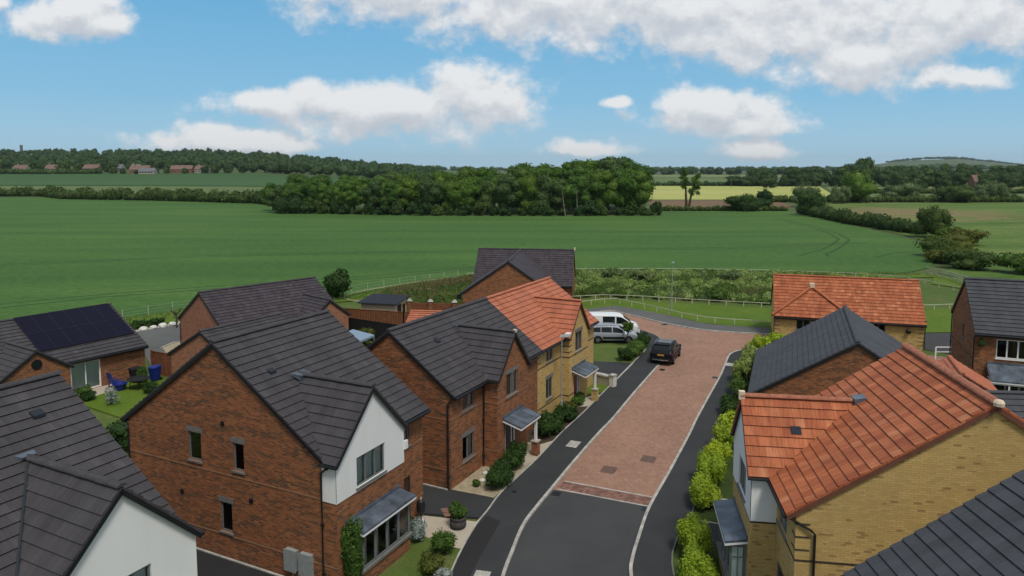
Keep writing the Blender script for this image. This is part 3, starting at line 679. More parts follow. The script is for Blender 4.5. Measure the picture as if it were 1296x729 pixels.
H.quoins((0,0),(1,0),(0,-1),3.75,4.6,step=.40); H.quoins((3.183,.863),(1,0),(0,-1),3.75,4.7,length=.45,step=.40)
H.ld.hull8([H.T(4.6,-2.8,6.93),H.T(5.3,-2.8,6.93),H.T(5.2,-2.5,6.8),H.T(4.7,-2.5,6.8),H.T(4.6,-2.8,7.0),H.T(5.3,-2.8,7.0),H.T(5.2,-2.45,6.98),H.T(4.7,-2.45,6.98)])
H.vent.hull8([H.T(2.2,-2.4,6.7),H.T(2.5,-2.4,6.7),H.T(2.5,-2.15,6.5),H.T(2.2,-2.15,6.5),H.T(2.2,-2.4,6.78),H.T(2.5,-2.4,6.78),H.T(2.5,-2.15,6.62),H.T(2.2,-2.15,6.62)])
H.downpipe([(-.02,.3,4.7),(-.09,.02,4.4),(-.09,-.1,4.3),(-.09,-.1,0)]); H.downpipe([(3.10,.3,4.75),(3.10,.1,4.4),(3.10,.06,0)])
H.downpipe([(6.9,.3,4.6),(6.9,.07,4.4),(6.9,.07,0)])
H.finish()
ends=MB(); p=H.T(4.952,1.0,6.98); ends.box(p.x-.12,p.x+.04,p.y-.1,p.y+.1,p.z-.08,p.z+.06); ends.build('ridge_end_cap','cream',H.root)
H=House('semi_detached_house','yellow brick half of the joined pair, orange red roof, red front door',-2.97,33.547,27.33,brick='yellow_brick',tile='clean_red_tile',course='dark_course',trim='door_brown')
_,pf_,k=H.gable_body(LL,L3,D,e,r,near=False)
hf=[(11.08-LL,12.06-LL,3.58,4.72),(11.08-LL,12.06-LL,1.2,2.5)]
pf=seg(H,LL,13.382,0,e,hf)
H.window(pf,*hf[0],lights=2,curt='curtain',lintel='stone_grey'); H.window(pf,*hf[1],lights=2,curt='curtain',lintel='stone_grey')
ws=[(1.05,2.24,3.55,4.85)]; dr=[(.82,1.9,.05,2.1)]
pl,pu,k2=H.front_gable(13.382,16.659,.575,6.87,e,k,holes=ws,holes_low=dr)
H.window(pu,*ws[0],lights=2,curt='curtain',lintel='stone_grey'); H.door(pl,*dr[0],'door_red',side=.32)
seg(H,16.659,L3,0,e)
porch(H,13.85,16.2,.575,1.55,2.5,post=15.9,pier=True)
for z in (.88,3.42):
    H.course_band((LL+.02,0),(13.382,0),z); H.course_band((16.68,0),(L3,0),z); H.course_band((13.382,0),(13.382,.575),z); H.course_band((13.382,.575),(14.15,.575) if z<1 else (16.659,.575),z)
H.quoins((13.382,.575),(1,0),(0,-1),3.75,4.7,length=.45,step=.40); H.quoins((LL+.02,0),(1,0),(0,-1),3.75,4.6,length=.4,step=.40)
H.downpipe([(16.78,.3,4.6),(16.78,.08,4.4),(16.78,.08,0)])
H.finish()
m=MB(); p=H.T(13.35,.5,4.9); m.box(p.x-.1,p.x+.2,p.y-.35,p.y+.15,4.95,5.08); m.build('lead_flashing','white_upvc',H.root)

# --- yellow brick house, right foreground
D,L,e,r=10.911,6.739,5.108,8.707
H=House('brick_house','large yellow brick house with red tiled roof and white front gable',8.822,21.254,8.696,brick='yellow_brick',tile='red_tile',sg=-1,course='dark_course',trim='verge_brown')
pn,_,k=H.gable_body(0,L,D,e,r,caps=False,gutters=True)
hf=[(1.12,2.32,3.5,4.72),(1.0,2.35,0,2.15)]
pf=seg(H,0,2.657,0,e,hf)
H.window(pf,*hf[0],lights=2,lintel=None); H.door(pf,*hf[1],'door_black',fm='grey_frame')
ws=[(1.0,2.5,3.55,4.75)]
pl,pu,k2=H.front_gable(2.657,6.467,.871,7.16,e,k,holes=ws,zw=3.30)
H.window(pu,1.02,2.52,3.55,4.75,lights=3,sill='stone_grey')
seg(H,6.467,L,0,e)
box_bay(H,3.2,6.05,.871,1.45,.62,2.1,lights=4,canopy_drop=.12)
m=MB(); m.face([H.T(3.262,.98,.80),H.T(3.262,1.36,.80),H.T(3.262,1.36,1.98),H.T(3.262,.98,1.98)]); m.build('blind','blind',H.root)
m=MB(); m.bar(H.T(3.215,1.17,.72),H.T(3.215,1.17,2.05),.03,.03,0,(0,1,0)); m.bar(H.T(3.215,.95,1.62),H.T(3.215,1.40,1.62),.03,.03); m.build('glazing_bar','grey_frame',H.root)
H.course_band((0,-D),(0,0),3.40); H.course_band((0,0),(2.62,0),3.40); H.course_band((2.657,0),(2.657,.871),3.23); H.course_band((2.657,.871),(6.467,.871),3.23)
H.quoins((0,0),(1,0),(0,-1),3.75,4.7,length=.42,step=.42)
H.ridge((-.1,-D/2,r+.07),(L+.1,-D/2,r+.07),r=.14)
H.ends.lathe([(.02,r-.02),(.15,r+.0),(.16,r+.1),(.12,r+.16),(.05,r+.19)],(H.T(-.16,-D/2,r).x,H.T(-.16,-D/2,r).y),8)
p=H.T(4.562,1.03,7.2); H.ends.box(p.x-.05,p.x+.16,p.y-.12,p.y+.12,7.06,7.36)
p=H.T(4.562,-3.15,7.2); H.ld.hull8([H.T(4.25,-3.45,7.28),H.T(4.85,-3.45,7.28),H.T(4.8,-2.95,6.98),H.T(4.3,-2.95,6.98),H.T(4.25,-3.45,7.40),H.T(4.85,-3.45,7.40),H.T(4.8,-2.9,7.32),H.T(4.3,-2.9,7.32)])
q=lambda a,b:H.T(a,b,7.16-(abs(a-4.562))*k2+.07)
H.vent.hull8([q(3.55,-.6),q(3.55,-.95),q(3.75,-.95),q(3.75,-.6)]+[v+Vector((0,0,.05)) for v in (q(3.55,-.6),q(3.55,-.95),q(3.75,-.95),q(3.75,-.6))])
H.downpipe([(-.02,.3,4.85),(-.09,-.45,4.45),(-.09,-.55,4.35),(-.09,-.55,0)])
mbv=MB(); mbv.tube([H.T(0,-5.0,5.3),H.T(-.22,-5.0,5.3)],.11,10); mbv.tube([H.T(-.2,-5.0,5.3),H.T(-.3,-5.0,5.3)],.15,10)
H.finish(ridge_mats='terracotta'); mbv.build('flue','black_plastic',H.root)

# --- bottom right corner: only the roof shows
H=House('brick_house','dark slate coloured roof of a house filling the bottom right corner',9.065,17.83,2,brick='yellow_brick',tile='slate_tile',sg=-1)
pn,_,k=H.gable_body(-6.7,0,10.8,5.1,8.66); seg(H,-6.7,0,0,5.1); H.finish()

# --- dark roofed brick garage behind the yellow house
H=House('garage','wide single storey red brick garage with plain dark slate roof, behind the yellow house',14.205,41.13,21.355,tile='slate_tile',sg=-1,cat='garage')
pn,_,k=H.gable_body(0,10.94,10.964,2.432,5.913,o=.2); seg(H,0,10.94,0,2.43); H.finish()

# --- bungalows at the end of the road
H=House('bungalow','yellow brick bungalow with long red tiled roof and small hipped front',23.93,64.1,107.3,brick='yellow_brick',tile='red_tile',cat='bungalow',course='dark_course')
D,L,e,r=6.6,12.12,2.48,5.53
pn,_,k=H.gable_body(0,L,D,e,r)
hw=[(1.85,3.0,1.1,2.2),(8.0,9.1,1.1,2.2)]
pf=seg(H,0,L,0,e,hw)
for h in hw: H.window(pf,*h,lights=2)
A,B_,C_=(-.3,.42,2.30),(6.6,.42,2.30),(3.2,-1.75,4.75); E_=(3.2,-2.6,4.82); k_=k
H.plane([A,B_,C_])
H.plane([A,C_,E_,(-.28,.3,2.25)]); H.plane([B_,C_,E_,(6.6,.3,2.25)])
H.ridge((A[0],A[1],A[2]+.14),(C_[0],C_[1],C_[2]+.1),r=.16); H.ridge((B_[0],B_[1],B_[2]+.14),(C_[0],C_[1],C_[2]+.1),r=.16)
p=H.T(*C_); H.ends.box(p.x-.28,p.x+.28,p.y-.2,p.y+.2,4.72,5.12)
H.quoins((0,0),(1,0),(0,-1),.3,2.1,step=.36); H.quoins((L,0),(-1,0),(0,-1),.3,2.1,step=.36)
H.downpipe([(-.05,.25,2.2),(-.05,.06,1.9),(-.05,.06,0)]); H.downpipe([(L+.05,.25,2.2),(L+.05,.06,1.9),(L+.05,.06,0)])
H.finish()
m=MB(); p=H.T(10.85,.02,1.55); m.tube([H.T(10.85,0,1.55),H.T(10.85,.25,1.55)],.17,10); m.tube([H.T(10.85,.24,1.55),H.T(10.85,.30,1.50)],.21,10); m.build('flue','black_plastic',H.root)

H=House('brick_house','brick house at the right edge with dark roof and white framed window',30.693,46.523,111.986,tile='slate_tile',frame='white_upvc',course='dark_course')
D,L,e,r=7.541,9.0,5.0,7.822
gh=[(D-3.95,D-3.45,3.64,4.62)]
pn,_,k=H.gable_body(0,L,D,e,r,nearholes=gh); H.window(pn,*gh[0],lights=1,frame='grey_frame')
hf=[(1.22,3.05,3.18,4.44),(1.1,3.4,.1,2.1)]
pf=seg(H,0,L,0,e,hf); H.window(pf,*hf[0],lights=3,sill='white_upvc'); H.window(pf,*hf[1],lights=3,sill=False)
H.course_band((0,-D),(0,0),2.9)
H.downpipe([(-.02,.3,4.75),(-.06,.06,4.5),(-.06,.06,0)]); H.downpipe([(-.02,-D-.3,4.75),(-.07,-D+.05,4.5),(-.07,-D+.05,0)])
H.finish()
porch(H,.75,4.2,0,1.45,2.72,name='lean_to_roof',drop=.75)
m=MB()
for a in (.85,1.75,2.65,3.55): m.bar(H.T(a,1.35,0),H.T(a,1.35,1.85),.09,.09)
m.bar(H.T(.85,1.35,.85),H.T(4.1,1.35,.85),.07,.07); m.bar(H.T(.85,1.35,1.8),H.T(4.1,1.35,1.8),.08,.1); m.bar(H.T(.85,0.05,1.9),H.T(.85,1.35,1.8),.07,.07)
lf=m.build('lean_to_frame','white_upvc',H.root)
m=MB(); m.face([H.T(.86,1.35,.05),H.T(4.1,1.35,.05),H.T(4.1,1.35,1.8),H.T(.86,1.35,1.8)]); m.build('pane','glass',lf)
m=MB(); m.tube([H.T(.35,.02,4.35),H.T(.35,.22,4.35)],.1,8); m.lathe([(.05,3.9),(.16,3.95),(.2,4.1),(.14,4.3)],(H.T(.35,.2,4).x,H.T(.35,.2,4).y),10); m.build('hanging_basket','leaf_dark',H.root)

H=House('garage','small garage with red tiled roof squeezed between the yellow house and the brick house',26.75,36.77,22.246,brick='yellow_brick',tile='clean_red_tile',cat='garage')
pn,_,k=H.gable_body(3.0,7.0,4.05,2.55,3.77,o=.1); seg(H,3.0,7.0,0,2.55); H.finish()
H=House('garage','low dark roofed garage just visible behind the ridge of the yellow house',23.3,33.6,95,tile='slate_tile',cat='garage')
pn,_,k=H.gable_body(0,7.5,4.6,2.5,4.12,o=.2); seg(H,0,7.5,0,2.5); H.finish()

# --- left: bungalow with solar panels
H=House('bungalow','red brick bungalow with dark solar panels on its roof and white patio doors',-27.721,52.905,32.368,tile='charcoal_tile',cat='bungalow')
D,e,r,L=9.212,2.468,4.945,13.0
_,pf_,k=H.gable_body(-L,0,D,e,r)
hd=[(L-5.36,L-3.28,.02,2.06)]
pf=seg(H,-L,0,0,e,hd)
H.window(pf,*hd[0],lights=2,frame='white_upvc',sill=False,curt='blind',name='patio_door',fw=.11)
w1,w2,wp,wr=-10.04,-6.054,1.439,3.843
pl,pu,k2=H.front_gable(w1,w2,wp,wr,e,k,ov=.1,oe=.2)
m=MB(); m.tube([H.T(-8.05,wp-.05,2.95),H.T(-8.05,wp+.05,2.95)],.33,20); o=m.build('round_window','black_plastic',H.root)
m=MB(); m.tube([H.T(-8.05,wp+.04,2.95),H.T(-8.05,wp+.058,2.95)],.27,20); m.build('pane','car_glass',o)
m=MB(); m.box(.0,.02,-6.0,-5.45,.05,2.05); m.box(-.0,.06,-6.02,-5.42,2.0,2.08); m.build('side_panel','canvas_blue',H.root)
H.course_band((-5.0+1.8,0),(0,0),1.3,h=.03,d=.02)
H.finish()
PA=lambda a,b,h:H.T(a,b,e-k*b+h)
for i in range(6):
    for j in range(2):
        a0=-6.75+i*1.10; b0=-1.0-j*1.79; m=MB(); c=[PA(a0,b0,.13),PA(a0+1.08,b0,.13),PA(a0+1.08,b0-1.76,.13),PA(a0,b0-1.76,.13)]
        t=[v+Vector((0,0,.045)) for v in c]; m.hull8(c+t,1); u=Vector((0,0,.003))
        m.face([v+u for v in t],0,[(0,0),(1.08,0),(1.08,2.1),(0,2.1)])
        for p_,q_ in zip(t,t[1:]+t[:1]): m.bar(p_+u,q_+u,.014,.012,1)
        m.build('solar_panel',['solar_cell','black_plastic'],H.root)
m=MB(); m.bar(PA(-6.75,-2.775,.165),PA(-.17,-2.775,.165),.03,.02); m.build('mounting_rail','alloy',H.root)
m=MB(); p=H.T(-8.9,-D/2,r); m.tube([p,p+Vector((0,0,.5))],.06,8); m.tube([p+Vector((0,0,.42)),p+Vector((0,0,.62))],[.11,.07],8); m.build('flue','black_plastic',H.root)

# --- bungalow behind the big brick house
H=House('bungalow','brick bungalow with long dark roof and small cross gable behind the big brick house',-23.544,57.298,42.151,brick='orange_brick',tile='purple_tile',cat='bungalow')
D,L,e,r=8.115,11.151,2.511,5.081
pn,_,k=H.gable_body(0,L,D,e,r)
seg(H,0,6.96,0,e); seg(H,10.79,L,0,e)
H.front_gable(6.962,10.79,1.924,3.968,e,k,ov=.1)
H.downpipe([(-.02,-D-.3,2.35),(-.07,-D+.05,2.1),(-.07,-D+.05,0)])
p=H.T(5.2,-D-.2,0)
H.finish()
H=House('garage','brick garage with dark ridge running right behind the big brick house roof',-18.602,46.95,30.628,brick='orange_brick',tile='charcoal_tile',cat='garage')
pn,_,k=H.gable_body(0,7.0,6.961,2.431,4.323,o=.2); seg(H,0,7.0,0,2.43); H.finish()

# --- bungalow behind the joined pair
H=House('bungalow','dark purple roofed brick bungalow with a broad front gable, beyond the orange roofed house',6.812,80.867,97.675,brick='red_brick',tile='purple_tile',cat='bungalow')
D,L,e,r=7.894,11.42,2.445,5.867
_,_,k=H.gable_body(-L,0,D,e,r); seg(H,-1.475,0,0,e)
H.front_gable(-11.25,-1.475,6.9,5.82,e,k,ov=.12,oe=.3)
m=MB(); p=H.T(-11.5,6.9,0); m.box(p.x-.1,p.x+.25,p.y-.35,p.y+.1,1.7,2.2); m.build('hopper','black_plastic',H.root)
p=H.T(.1,-D/2,r); H.ends.box(p.x-.12,p.x+.12,p.y-.05,p.y+.12,r-.02,r+.32)
H.downpipe([(.05,.25,2.2),(.05,.06,1.9),(.05,.06,0)])
H.finish()
# --- red roofed garage in the gardens behind the pair
H=House('garage','little red tiled garage roof showing beside the brown garden fence',-10.3,59.6,97,brick='yellow_brick',tile='clean_red_tile',cat='garage')
H.gable_body(1.2,7.5,5.0,2.1,3.1,o=.15); seg(H,1.2,7.5,0,2.1); H.finish()

# ================================================================== ground, road, paths
def hgt(x,y):
    """gentle rise of the land to the far left, and a far hill on the right"""
    if y<380: return 0.0
    q=x/y; w=max(0,min(1,(-.02-q)/.42)); w=w*w*(3-2*w)
    f=max(0,y-400)/1100; z=w*(9*min(1,f*3)+38*min(1,max(0,f-.25)/.9)**1.2)
    z+=max(0,min(1,(y-700)/1500))*3.0
    z+=82*math.exp(-((q-.60)/.115)**2)*math.exp(-((y-5200)/1500)**2)
    return z
def sheet(name,poly,z,m,step=None,skirt=.0,kind='structure'):
    import bmesh
    bm=bmesh.new(); vs=[bm.verts.new((x,y,z)) for x,y in poly]; f=bm.faces.new(vs)
    if f.normal.z<0 or sum((a[0]-b[0])*(a[1]+b[1]) for a,b in zip(poly,poly[1:]+poly[:1]))<0: pass
    bm.normal_update()
    if bm.faces[0:1] and f.normal.z<0: f.normal_flip()
    bmesh.ops.triangulate(bm,faces=bm.faces[:])
    if step:
        xs=[p[0] for p in poly]; ys=[p[1] for p in poly]
        x=math.ceil(min(xs)/step)*step
        while x<max(xs):
            bmesh.ops.bisect_plane(bm,geom=bm.verts[:]+bm.edges[:]+bm.faces[:],plane_co=(x,0,0),plane_no=(1,0,0)); x+=step
        y=math.ceil(min(ys)/step)*step
        while y<max(ys):
            bmesh.ops.bisect_plane(bm,geom=bm.verts[:]+bm.edges[:]+bm.faces[:],plane_co=(0,y,0),plane_no=(0,1,0)); y+=step
        for v in bm.verts: v.co.z=z+hgt(v.co.x,v.co.y)
    if skirt:
        ed=[e for e in bm.edges if len(e.link_faces)==1]; r=bmesh.ops.extrude_edge_only(bm,edges=ed)
        for v in r['geom']:
            if isinstance(v,bmesh.types.BMVert): v.co.z-=skirt
    me=bpy.data.meshes.new(name); bm.to_mesh(me); bm.free(); me.materials.append(M[m]); o=bpy.data.objects.new(name,me); COL.objects.link(o)
    o['kind']=kind; return o
def ground():
    ys=[-300,-100,0,60,120,200,300,380,430,480,540,600,680,760,850,950,1050,1200,1350,1500,1700,1950,2250,2600,3000,3400,3800,4200,4600,5000,5400,5800,6300,7000,8000,9000]
    N=64; v=[];f=[]
    for j,y in enumerate(ys):
        for i in range(N+1):
            q=-2.2+4.4*i/N; x=q*max(abs(y),700); v.append((x,y,hgt(x,y)-.125))
    for j in range(len(ys)-1):
        for i in range(N): a=j*(N+1)+i; f.append((a,a+1,a+N+2,a+N+1))
    me=bpy.data.meshes.new('ground'); me.from_pydata(v,[],f); me.materials.append(M['far_ground']); o=bpy.data.objects.new('ground',me); COL.objects.link(o); o['kind']='structure'
ground()
sheet('rough_grass',[(-75,18),(75,18),(75,112),(-75,112)],-.115,'rough_grass')
kerbL=[(-2.0,10),(-1.35,18),(-.9,22.3),(-.36,26.1),(0,27.93),(.52,30.22),(1.25,32.1),(2.03,33.95),(3.14,36.59),(5.16,41.15),(6.32,43.58),(8.58,48.84),(11.54,55.49)]
kerbL2=[(13.83,64.31),(13.43,66.35),(12.9,67.5),(12.1,69.0)]
kerbR=[(4.1,10),(4.2,18),(4.4,22.3),(4.59,26.1),(4.85,27.4),(5.35,28.95),(6.18,31.32),(7.01,33.22),(8.22,35.84),(10.51,41.0),(11.6,43.58),(13.68,48.23),(15.82,52.98),(17.59,57.3),(18.34,59.0),(19.13,60.04),(20.12,60.7),(21.54,61.15),(24,61.0)]
farK=[(5.5,75.0),(8.14,76.5),(10.2,77.6),(11.2,77.7),(12.71,75.5),(15.15,71.94),(17.05,69.74),(18.82,68.34),(21.35,67.33),(24.6,66.6)]
farF=[(5.5,77.2),(8.72,78.7),(11.5,80.2),(12.3,79.9),(14.01,78.1),(16.81,74.9),(19.06,71.5),(21.61,69.95),(25.2,69.1)]
footR=[(6.0,10),(6.0,20),(6.23,26.1),(6.91,28.74),(8.02,30.76),(8.72,32.66),(9.93,36.09),(11.34,39.32),(14.05,45.36),(16.16,50.5),(17.6,54.59),(20.1,60.45),(20.9,60.95)]
footL=[(-4.2,10),(-3.3,20),(-2.41,26.1),(-2.03,28.24),(-1.57,30.15),(-1.12,31.4),(-.62,32.99),(.04,34.47),(1.37,37.32),(3.01,41.28),(4.57,44.6),(7.15,50.5),(9.7,56.3),(12.02,61.82),(12.3,64.4),(11.3,68.7)]
def smooth(P,k=4):
    out=[]
    for i in range(len(P)-1):
        a,b,c,d=[np.array(P[max(0,min(len(P)-1,i+j))]) for j in (-1,0,1,2)]
        for t in np.arange(k)/k: out.append(tuple(.5*((2*b)+(c-a)*t+(2*a-5*b+4*c-d)*t*t+(3*b-a-3*c+d)*t**3)))
    return out+[tuple(P[-1])]
kerbL_,kerbR_,farK_,footL_,footR_,farF_=map(smooth,(kerbL,kerbR,farK,footL,footR,farF))
sheet('road',kerbL[:8]+[(6.85,32.86)]+kerbR[:7][::-1],-.10,'tarmac_light')
sheet('paved_road',[(2.0,33.75),*kerbL[7:],(12.5,58.2),*kerbL2,(9,70.2),(5.3,62.3),(4.6,70),*farK,(24.0,63.2),(30,60.8),(38,58),(42,64),(44,60),(38,52),(30,57.5)]+kerbR[7:][::-1]+[(6.55,32.0)],-.096,'block_paving')
def ribbon(name,pts,w,z0,z1,m,kind='structure',label=None,cat=None):
    mb=MB(); P=[Vector((x,y)) for x,y in pts]; L=[];Rr=[]
    for i,p in enumerate(P):
        d=(P[min(i+1,len(P)-1)]-P[max(i-1,0)]).normalized(); n=Vector((-d.y,d.x))*w/2; L.append(p+n); Rr.append(p-n)
    for i in range(len(P)-1):
        a,b,c,d=L[i],L[i+1],Rr[i+1],Rr[i]
        mb.face([(d.x,d.y,z1),(c.x,c.y,z1),(b.x,b.y,z1),(a.x,a.y,z1)])
        for s,t in ((a,b),(c,d)): mb.face([(s.x,s.y,z0),(t.x,t.y,z0),(t.x,t.y,z1),(s.x,s.y,z1)])
    for p,q in ((L[0],Rr[0]),(L[-1],Rr[-1])): mb.face([(p.x,p.y,z0),(q.x,q.y,z0),(q.x,q.y,z1),(p.x,p.y,z1)])
    o=mb.build(name,m)
    if kind: o['kind']=kind
    return o
ribbon('kerb',kerbL_,.135,-.2,.004,'concrete'); ribbon('kerb',kerbR_,.135,-.2,.004,'concrete'); ribbon('kerb',kerbL2,.15,-.2,-.02,'concrete'); ribbon('kerb',farK_,.15,-.2,.004,'concrete')
ribbon('kerb',[(11.54,55.49),(12.2,57.2),(13.2,60.9),(13.83,64.31)],.12,-.2,-.075,'concrete')
# darker brick band and pale lines where the tarmac meets the blocks
sheet('paved_band',[(2.25,34.15),(2.62,34.62),(6.68,32.85),(6.42,31.95),(2.15,33.75)],-.090,'block_band')
for p,q in (((2.2,33.8),(6.38,31.98)),((2.66,34.68),(6.78,32.9))): ribbon('road_marking',[p,q],.10,-.1,-.084,'concrete')
sheet('pavement',kerbL_+kerbL2+footL_[::-1],-.004,'tarmac',skirt=.15)
sheet('pavement',footR_+[(21.54,61.15)]+kerbR_[:-8][::-1],-.004,'tarmac',skirt=.15)
sheet('pavement',farF_+farK_[::-1],-.004,'tarmac_pale',skirt=.15)
sheet('tarmac_patch',[(-2.36,26.11),(-2.0,28.2),(-1.56,29.93),(-1.14,30.9),(-.5,30.4),(-1.18,27.89),(-1.63,26.0)],0.0,'tarmac_dark')
ribbon('edging_kerb',footL_[8:52],.07,-.15,.03,'concrete'); ribbon('edging_kerb',footR_[8:46],.06,-.15,.015,'stone_grey')
ribbon('edging_kerb',farF_,.06,-.15,.01,'stone_grey')
def w_(o,th):
    t=R(th); s=(math.sin(t),math.cos(t)); n=(math.cos(t),-math.sin(t)); return lambda a,b:(o[0]+s[0]*a+n[0]*b,o[1]+s[1]*a+n[1]*b)
w1=w_((-6.969,25.286),26.089); w2=w_((-2.97,33.547),27.33); w5=w_((-27.721,52.905),32.368)
ribbon('edging_kerb',[w1(-.12,-10.6),w1(-.12,-.3)],.09,-.1,.03,'concrete')
ribbon('edging_kerb',[w2(-.12,-7),w2(-.12,-.1)],.09,-.1,.03,'concrete')
# gardens and drives beside the houses
sheet('driveway',[(-1.42,30.75),(-4.0,31.15),w1(6.6,-10.7),(-13,39.8),w2(.0,-7.2),w2(.02,.0),(-1.0,32.75),(-.75,32.55),(-1.1,31.4)],-.008,'tarmac',skirt=.12)
sheet('garden_path',[(-4.35,31.0),(-1.5,30.35),(-1.65,29.7),(-2.1,28.1),(-2.75,28.3),(-3.7,29.1),(-4.75,29.7)],-.002,'slabs',skirt=.12)
sheet('lawn',[(-7.3,24.9),(-4.75,29.7),(-3.7,29.1),(-2.75,28.3),(-2.1,28.1),(-2.46,26.1),(-3.3,20),(-8,20)],-.010,'garden_grass',skirt=.1)
sheet('driveway',[(-8,19),(-7.3,24.4),w1(.05,.1),w1(.05,-10.9),(-20.5,26.2),(-10,20.0)],-.012,'tarmac_dark',skirt=.1)
sheet('gravel_bed',[w2(0,0),(-.88,32.7),(.0,34.5),(1.33,37.36),(2.05,39.1),w2(7.2,0)],-.010,'gravel',skirt=.1)
sheet('garden_path',[w2(3.7,.9),w2(6.1,.9),(2.35,39.85),(1.1,36.8)],-.004,'slabs',skirt=.1)
sheet('flower_bed',[w2(7.2,0),(2.1,39.2),(2.97,41.28),(4.53,44.6),(6.4,48.9),w2(17.2,0)],-.010,'soil',skirt=.1)
sheet('garden_path',[w2(13.8,.58),w2(16.2,.58),(6.2,48.3),(5.15,45.9)],-.004,'slabs',skirt=.1)
sheet('lawn',[w2(16.6,0),(6.35,48.8),(7.1,50.5),(6.3,51.35),w2(19.4,0)],-.008,'mown_grass',skirt=.1)
sheet('driveway',[(5.85,51.4),(7.15,50.6),(9.6,56.2),(8.8,56.6),(4.6,57.2),(2,53.5)],-.006,'tarmac',skirt=.1)
ribbon('edging_kerb',[(7.2,50.5),(9.75,56.3)],.07,-.1,.02,'concrete')
sheet('lawn',[(4.6,57.2),(8.8,56.6),(9.7,56.35),(12.0,61.9),(12.2,64.2),(9.9,62.4),(5.3,62.4)],-.007,'garden_grass',skirt=.1)
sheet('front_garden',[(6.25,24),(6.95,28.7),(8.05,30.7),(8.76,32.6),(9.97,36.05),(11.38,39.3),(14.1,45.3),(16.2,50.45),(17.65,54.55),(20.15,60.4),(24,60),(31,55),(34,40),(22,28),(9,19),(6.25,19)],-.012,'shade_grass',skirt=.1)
sheet('garden_path',[(9.2,32.4),(9.32,32.75),(11.2,32.3),(11.0,31.9)],-.004,'slabs')
sheet('driveway',[(7.15,28.85),(8.0,30.5),(9.6,29.9),(8.9,28.2)],-.004,'tarmac',skirt=.05)
ribbon('edging_kerb',[(8.02,30.55),(9.7,29.95)],.07,-.1,.02,'stone')
sheet('patio',[w5(-6.1,0),w5(-6.1,1.9),w5(-2.6,1.6),w5(-2.3,0)],-.004,'slabs',skirt=.1)
sheet('lawn',[w5(-6.1,1.9),w5(-6.1,9),w5(0,11),w5(1.5,2),w5(.5,0),w5(-2.3,0),w5(-2.6,1.6)],-.010,'mown_grass',skirt=.1)
sheet('driveway',[(-39,66),(-36,67.6),(-34.3,69.6),(-32.6,71.6),(-29.0,66.5),(-23.5,57.2),(-20,53),(-24.5,50.8),(-28.5,55.2),(-31.2,59.4)],-.008,'tarmac_pale',skirt=.1)
sheet('gravel_bed',[(-30.5,61.2),(-30.3,63.0),(-29.2,64.1),(-27.6,63),(-25.0,59),(-27.4,58.3),(-29.2,59.2)],-.002,'gravel',skirt=.1)
sheet('driveway',[(35.6,61.2),(37.5,66.8),(42.5,68.2),(44,62),(38.2,58.2)],-.07,'tarmac_light')
sheet('mown_grass',[(5.2,84.0),(11.05,84.5),(18.4,82.5),(28.7,79.2),(37,78.4),(50,79.6),(58,80),(60,90),(57,96),(62,104),(66,100),(64,70),(46,67.5),(37.5,67),(35.6,61.5),(24.6,66.8),(25.3,69.3),(21.7,70.1),(19.2,71.6),(16.9,75),(14.1,78.3),(12.4,80.1),(11.6,80.5),(8.7,78.9),(5.2,77.5)],-.02,'mown_grass')
sheet('field_margin',[(-48,66),(-41,73),(-37,77.5),(-30,83.5),(-20.2,86.5),(-14,95),(-7.5,102.5),(9.7,107.6),(25,107.8),(40,106),(53,103),(62,105.5),(62,102),(50,101),(40,103.6),(25,105.2),(9.7,104.8),(-6,99),(-12,91),(-17,84.5),(-28,79),(-34,72.5),(-44,63)],-.015,'mown_grass')
ribbon('path_edging',[(-16.4,82.6),(-19.2,83.9),(-20.3,85.2),(-20.5,86.6),(-19.9,89.0),(-18.2,91.7),(-13.84,96.9),(-7.2,102.6),(1,106.2)],.22,-.1,.04,'gravel')
ribbon('path_edging',[(-38.4,66.4),(-35.9,67.9),(-34.3,69.8),(-32.6,71.9)],.3,-.1,.05,'white_stone')
ribbon('path_edging',[(-30.6,61.2),(-30.4,63.1),(-29.2,64.25),(-27.6,63.2)],.16,-.1,.06,'concrete')
# fields
sheet('green_field',[(-52,58),(-47.5,65.5),(-41,73.2),(-36.9,77.8),(-30,84),(-20.2,87.3),(-14,95.6),(-7.4,103.2),(0,107.6),(9.7,109.8),(25,110),(40,108),(53,104.9),(60,107),(66,112),(79,131),(86,150),(89.5,165),(92,188),(94.5,208),(99,230),(101,262),(52,263),(46,240),(0,236),(-39,241.5),(-82,252),(-102,300),(-110,316),(-171,346),(-228,364),(-258,396),(-420,398),(-250,200),(-90,58)],-.02,'green_crop')
for tr in ([(82.3,224),(79.8,190),(76.5,172),(72.1,156.8),(65,145),(59.65,136.85),(54,130.5),(51.4,126.9)],[(84,224),(81.7,190),(78.5,171.5),(74,156),(67,144),(61.7,135.8),(57.5,130),(56.3,126)],[(64,125),(70,131),(76,134)],
    [(-60,77),(-50,86),(-37,93),(-20,101),(-6,110),(8,117)],[(-62,79),(-51,88),(-38,95),(-21,103),(-7,112),(7,119)],[(-90,110),(-60,124),(-30,131),(10,135),(45,139),(75,150)],[(-90,112.4),(-60,126.4),(-30,133.4),(10,137.4),(45,141.4),(74,152)],
    [(-140,170),(-80,176),(-20,177),(40,174),(88,176)],[(-140,173),(-80,179),(-20,180),(40,177),(88,179)]):
    ribbon('tramline',tr,.45,-.02,-.008,'tramline')
sheet('weedy_field',[(64,106.5),(70,112),(80.5,131),(88,150),(92,165),(95,188),(97.5,208),(103,240),(112,275),(128,322),(260,330),(420,332),(420,230),(200,95),(66,66),(64,90)],-.02,'weedy_field')
sheet('brown_field',[(53,266),(101,266),(118,300),(128,352),(67,352),(56,290)],.0,'brown_field')
sheet('yellow_field',[(62,357),(158,357),(200,450),(262,610),(122,640)],.05,'yellow_crop',step=80)
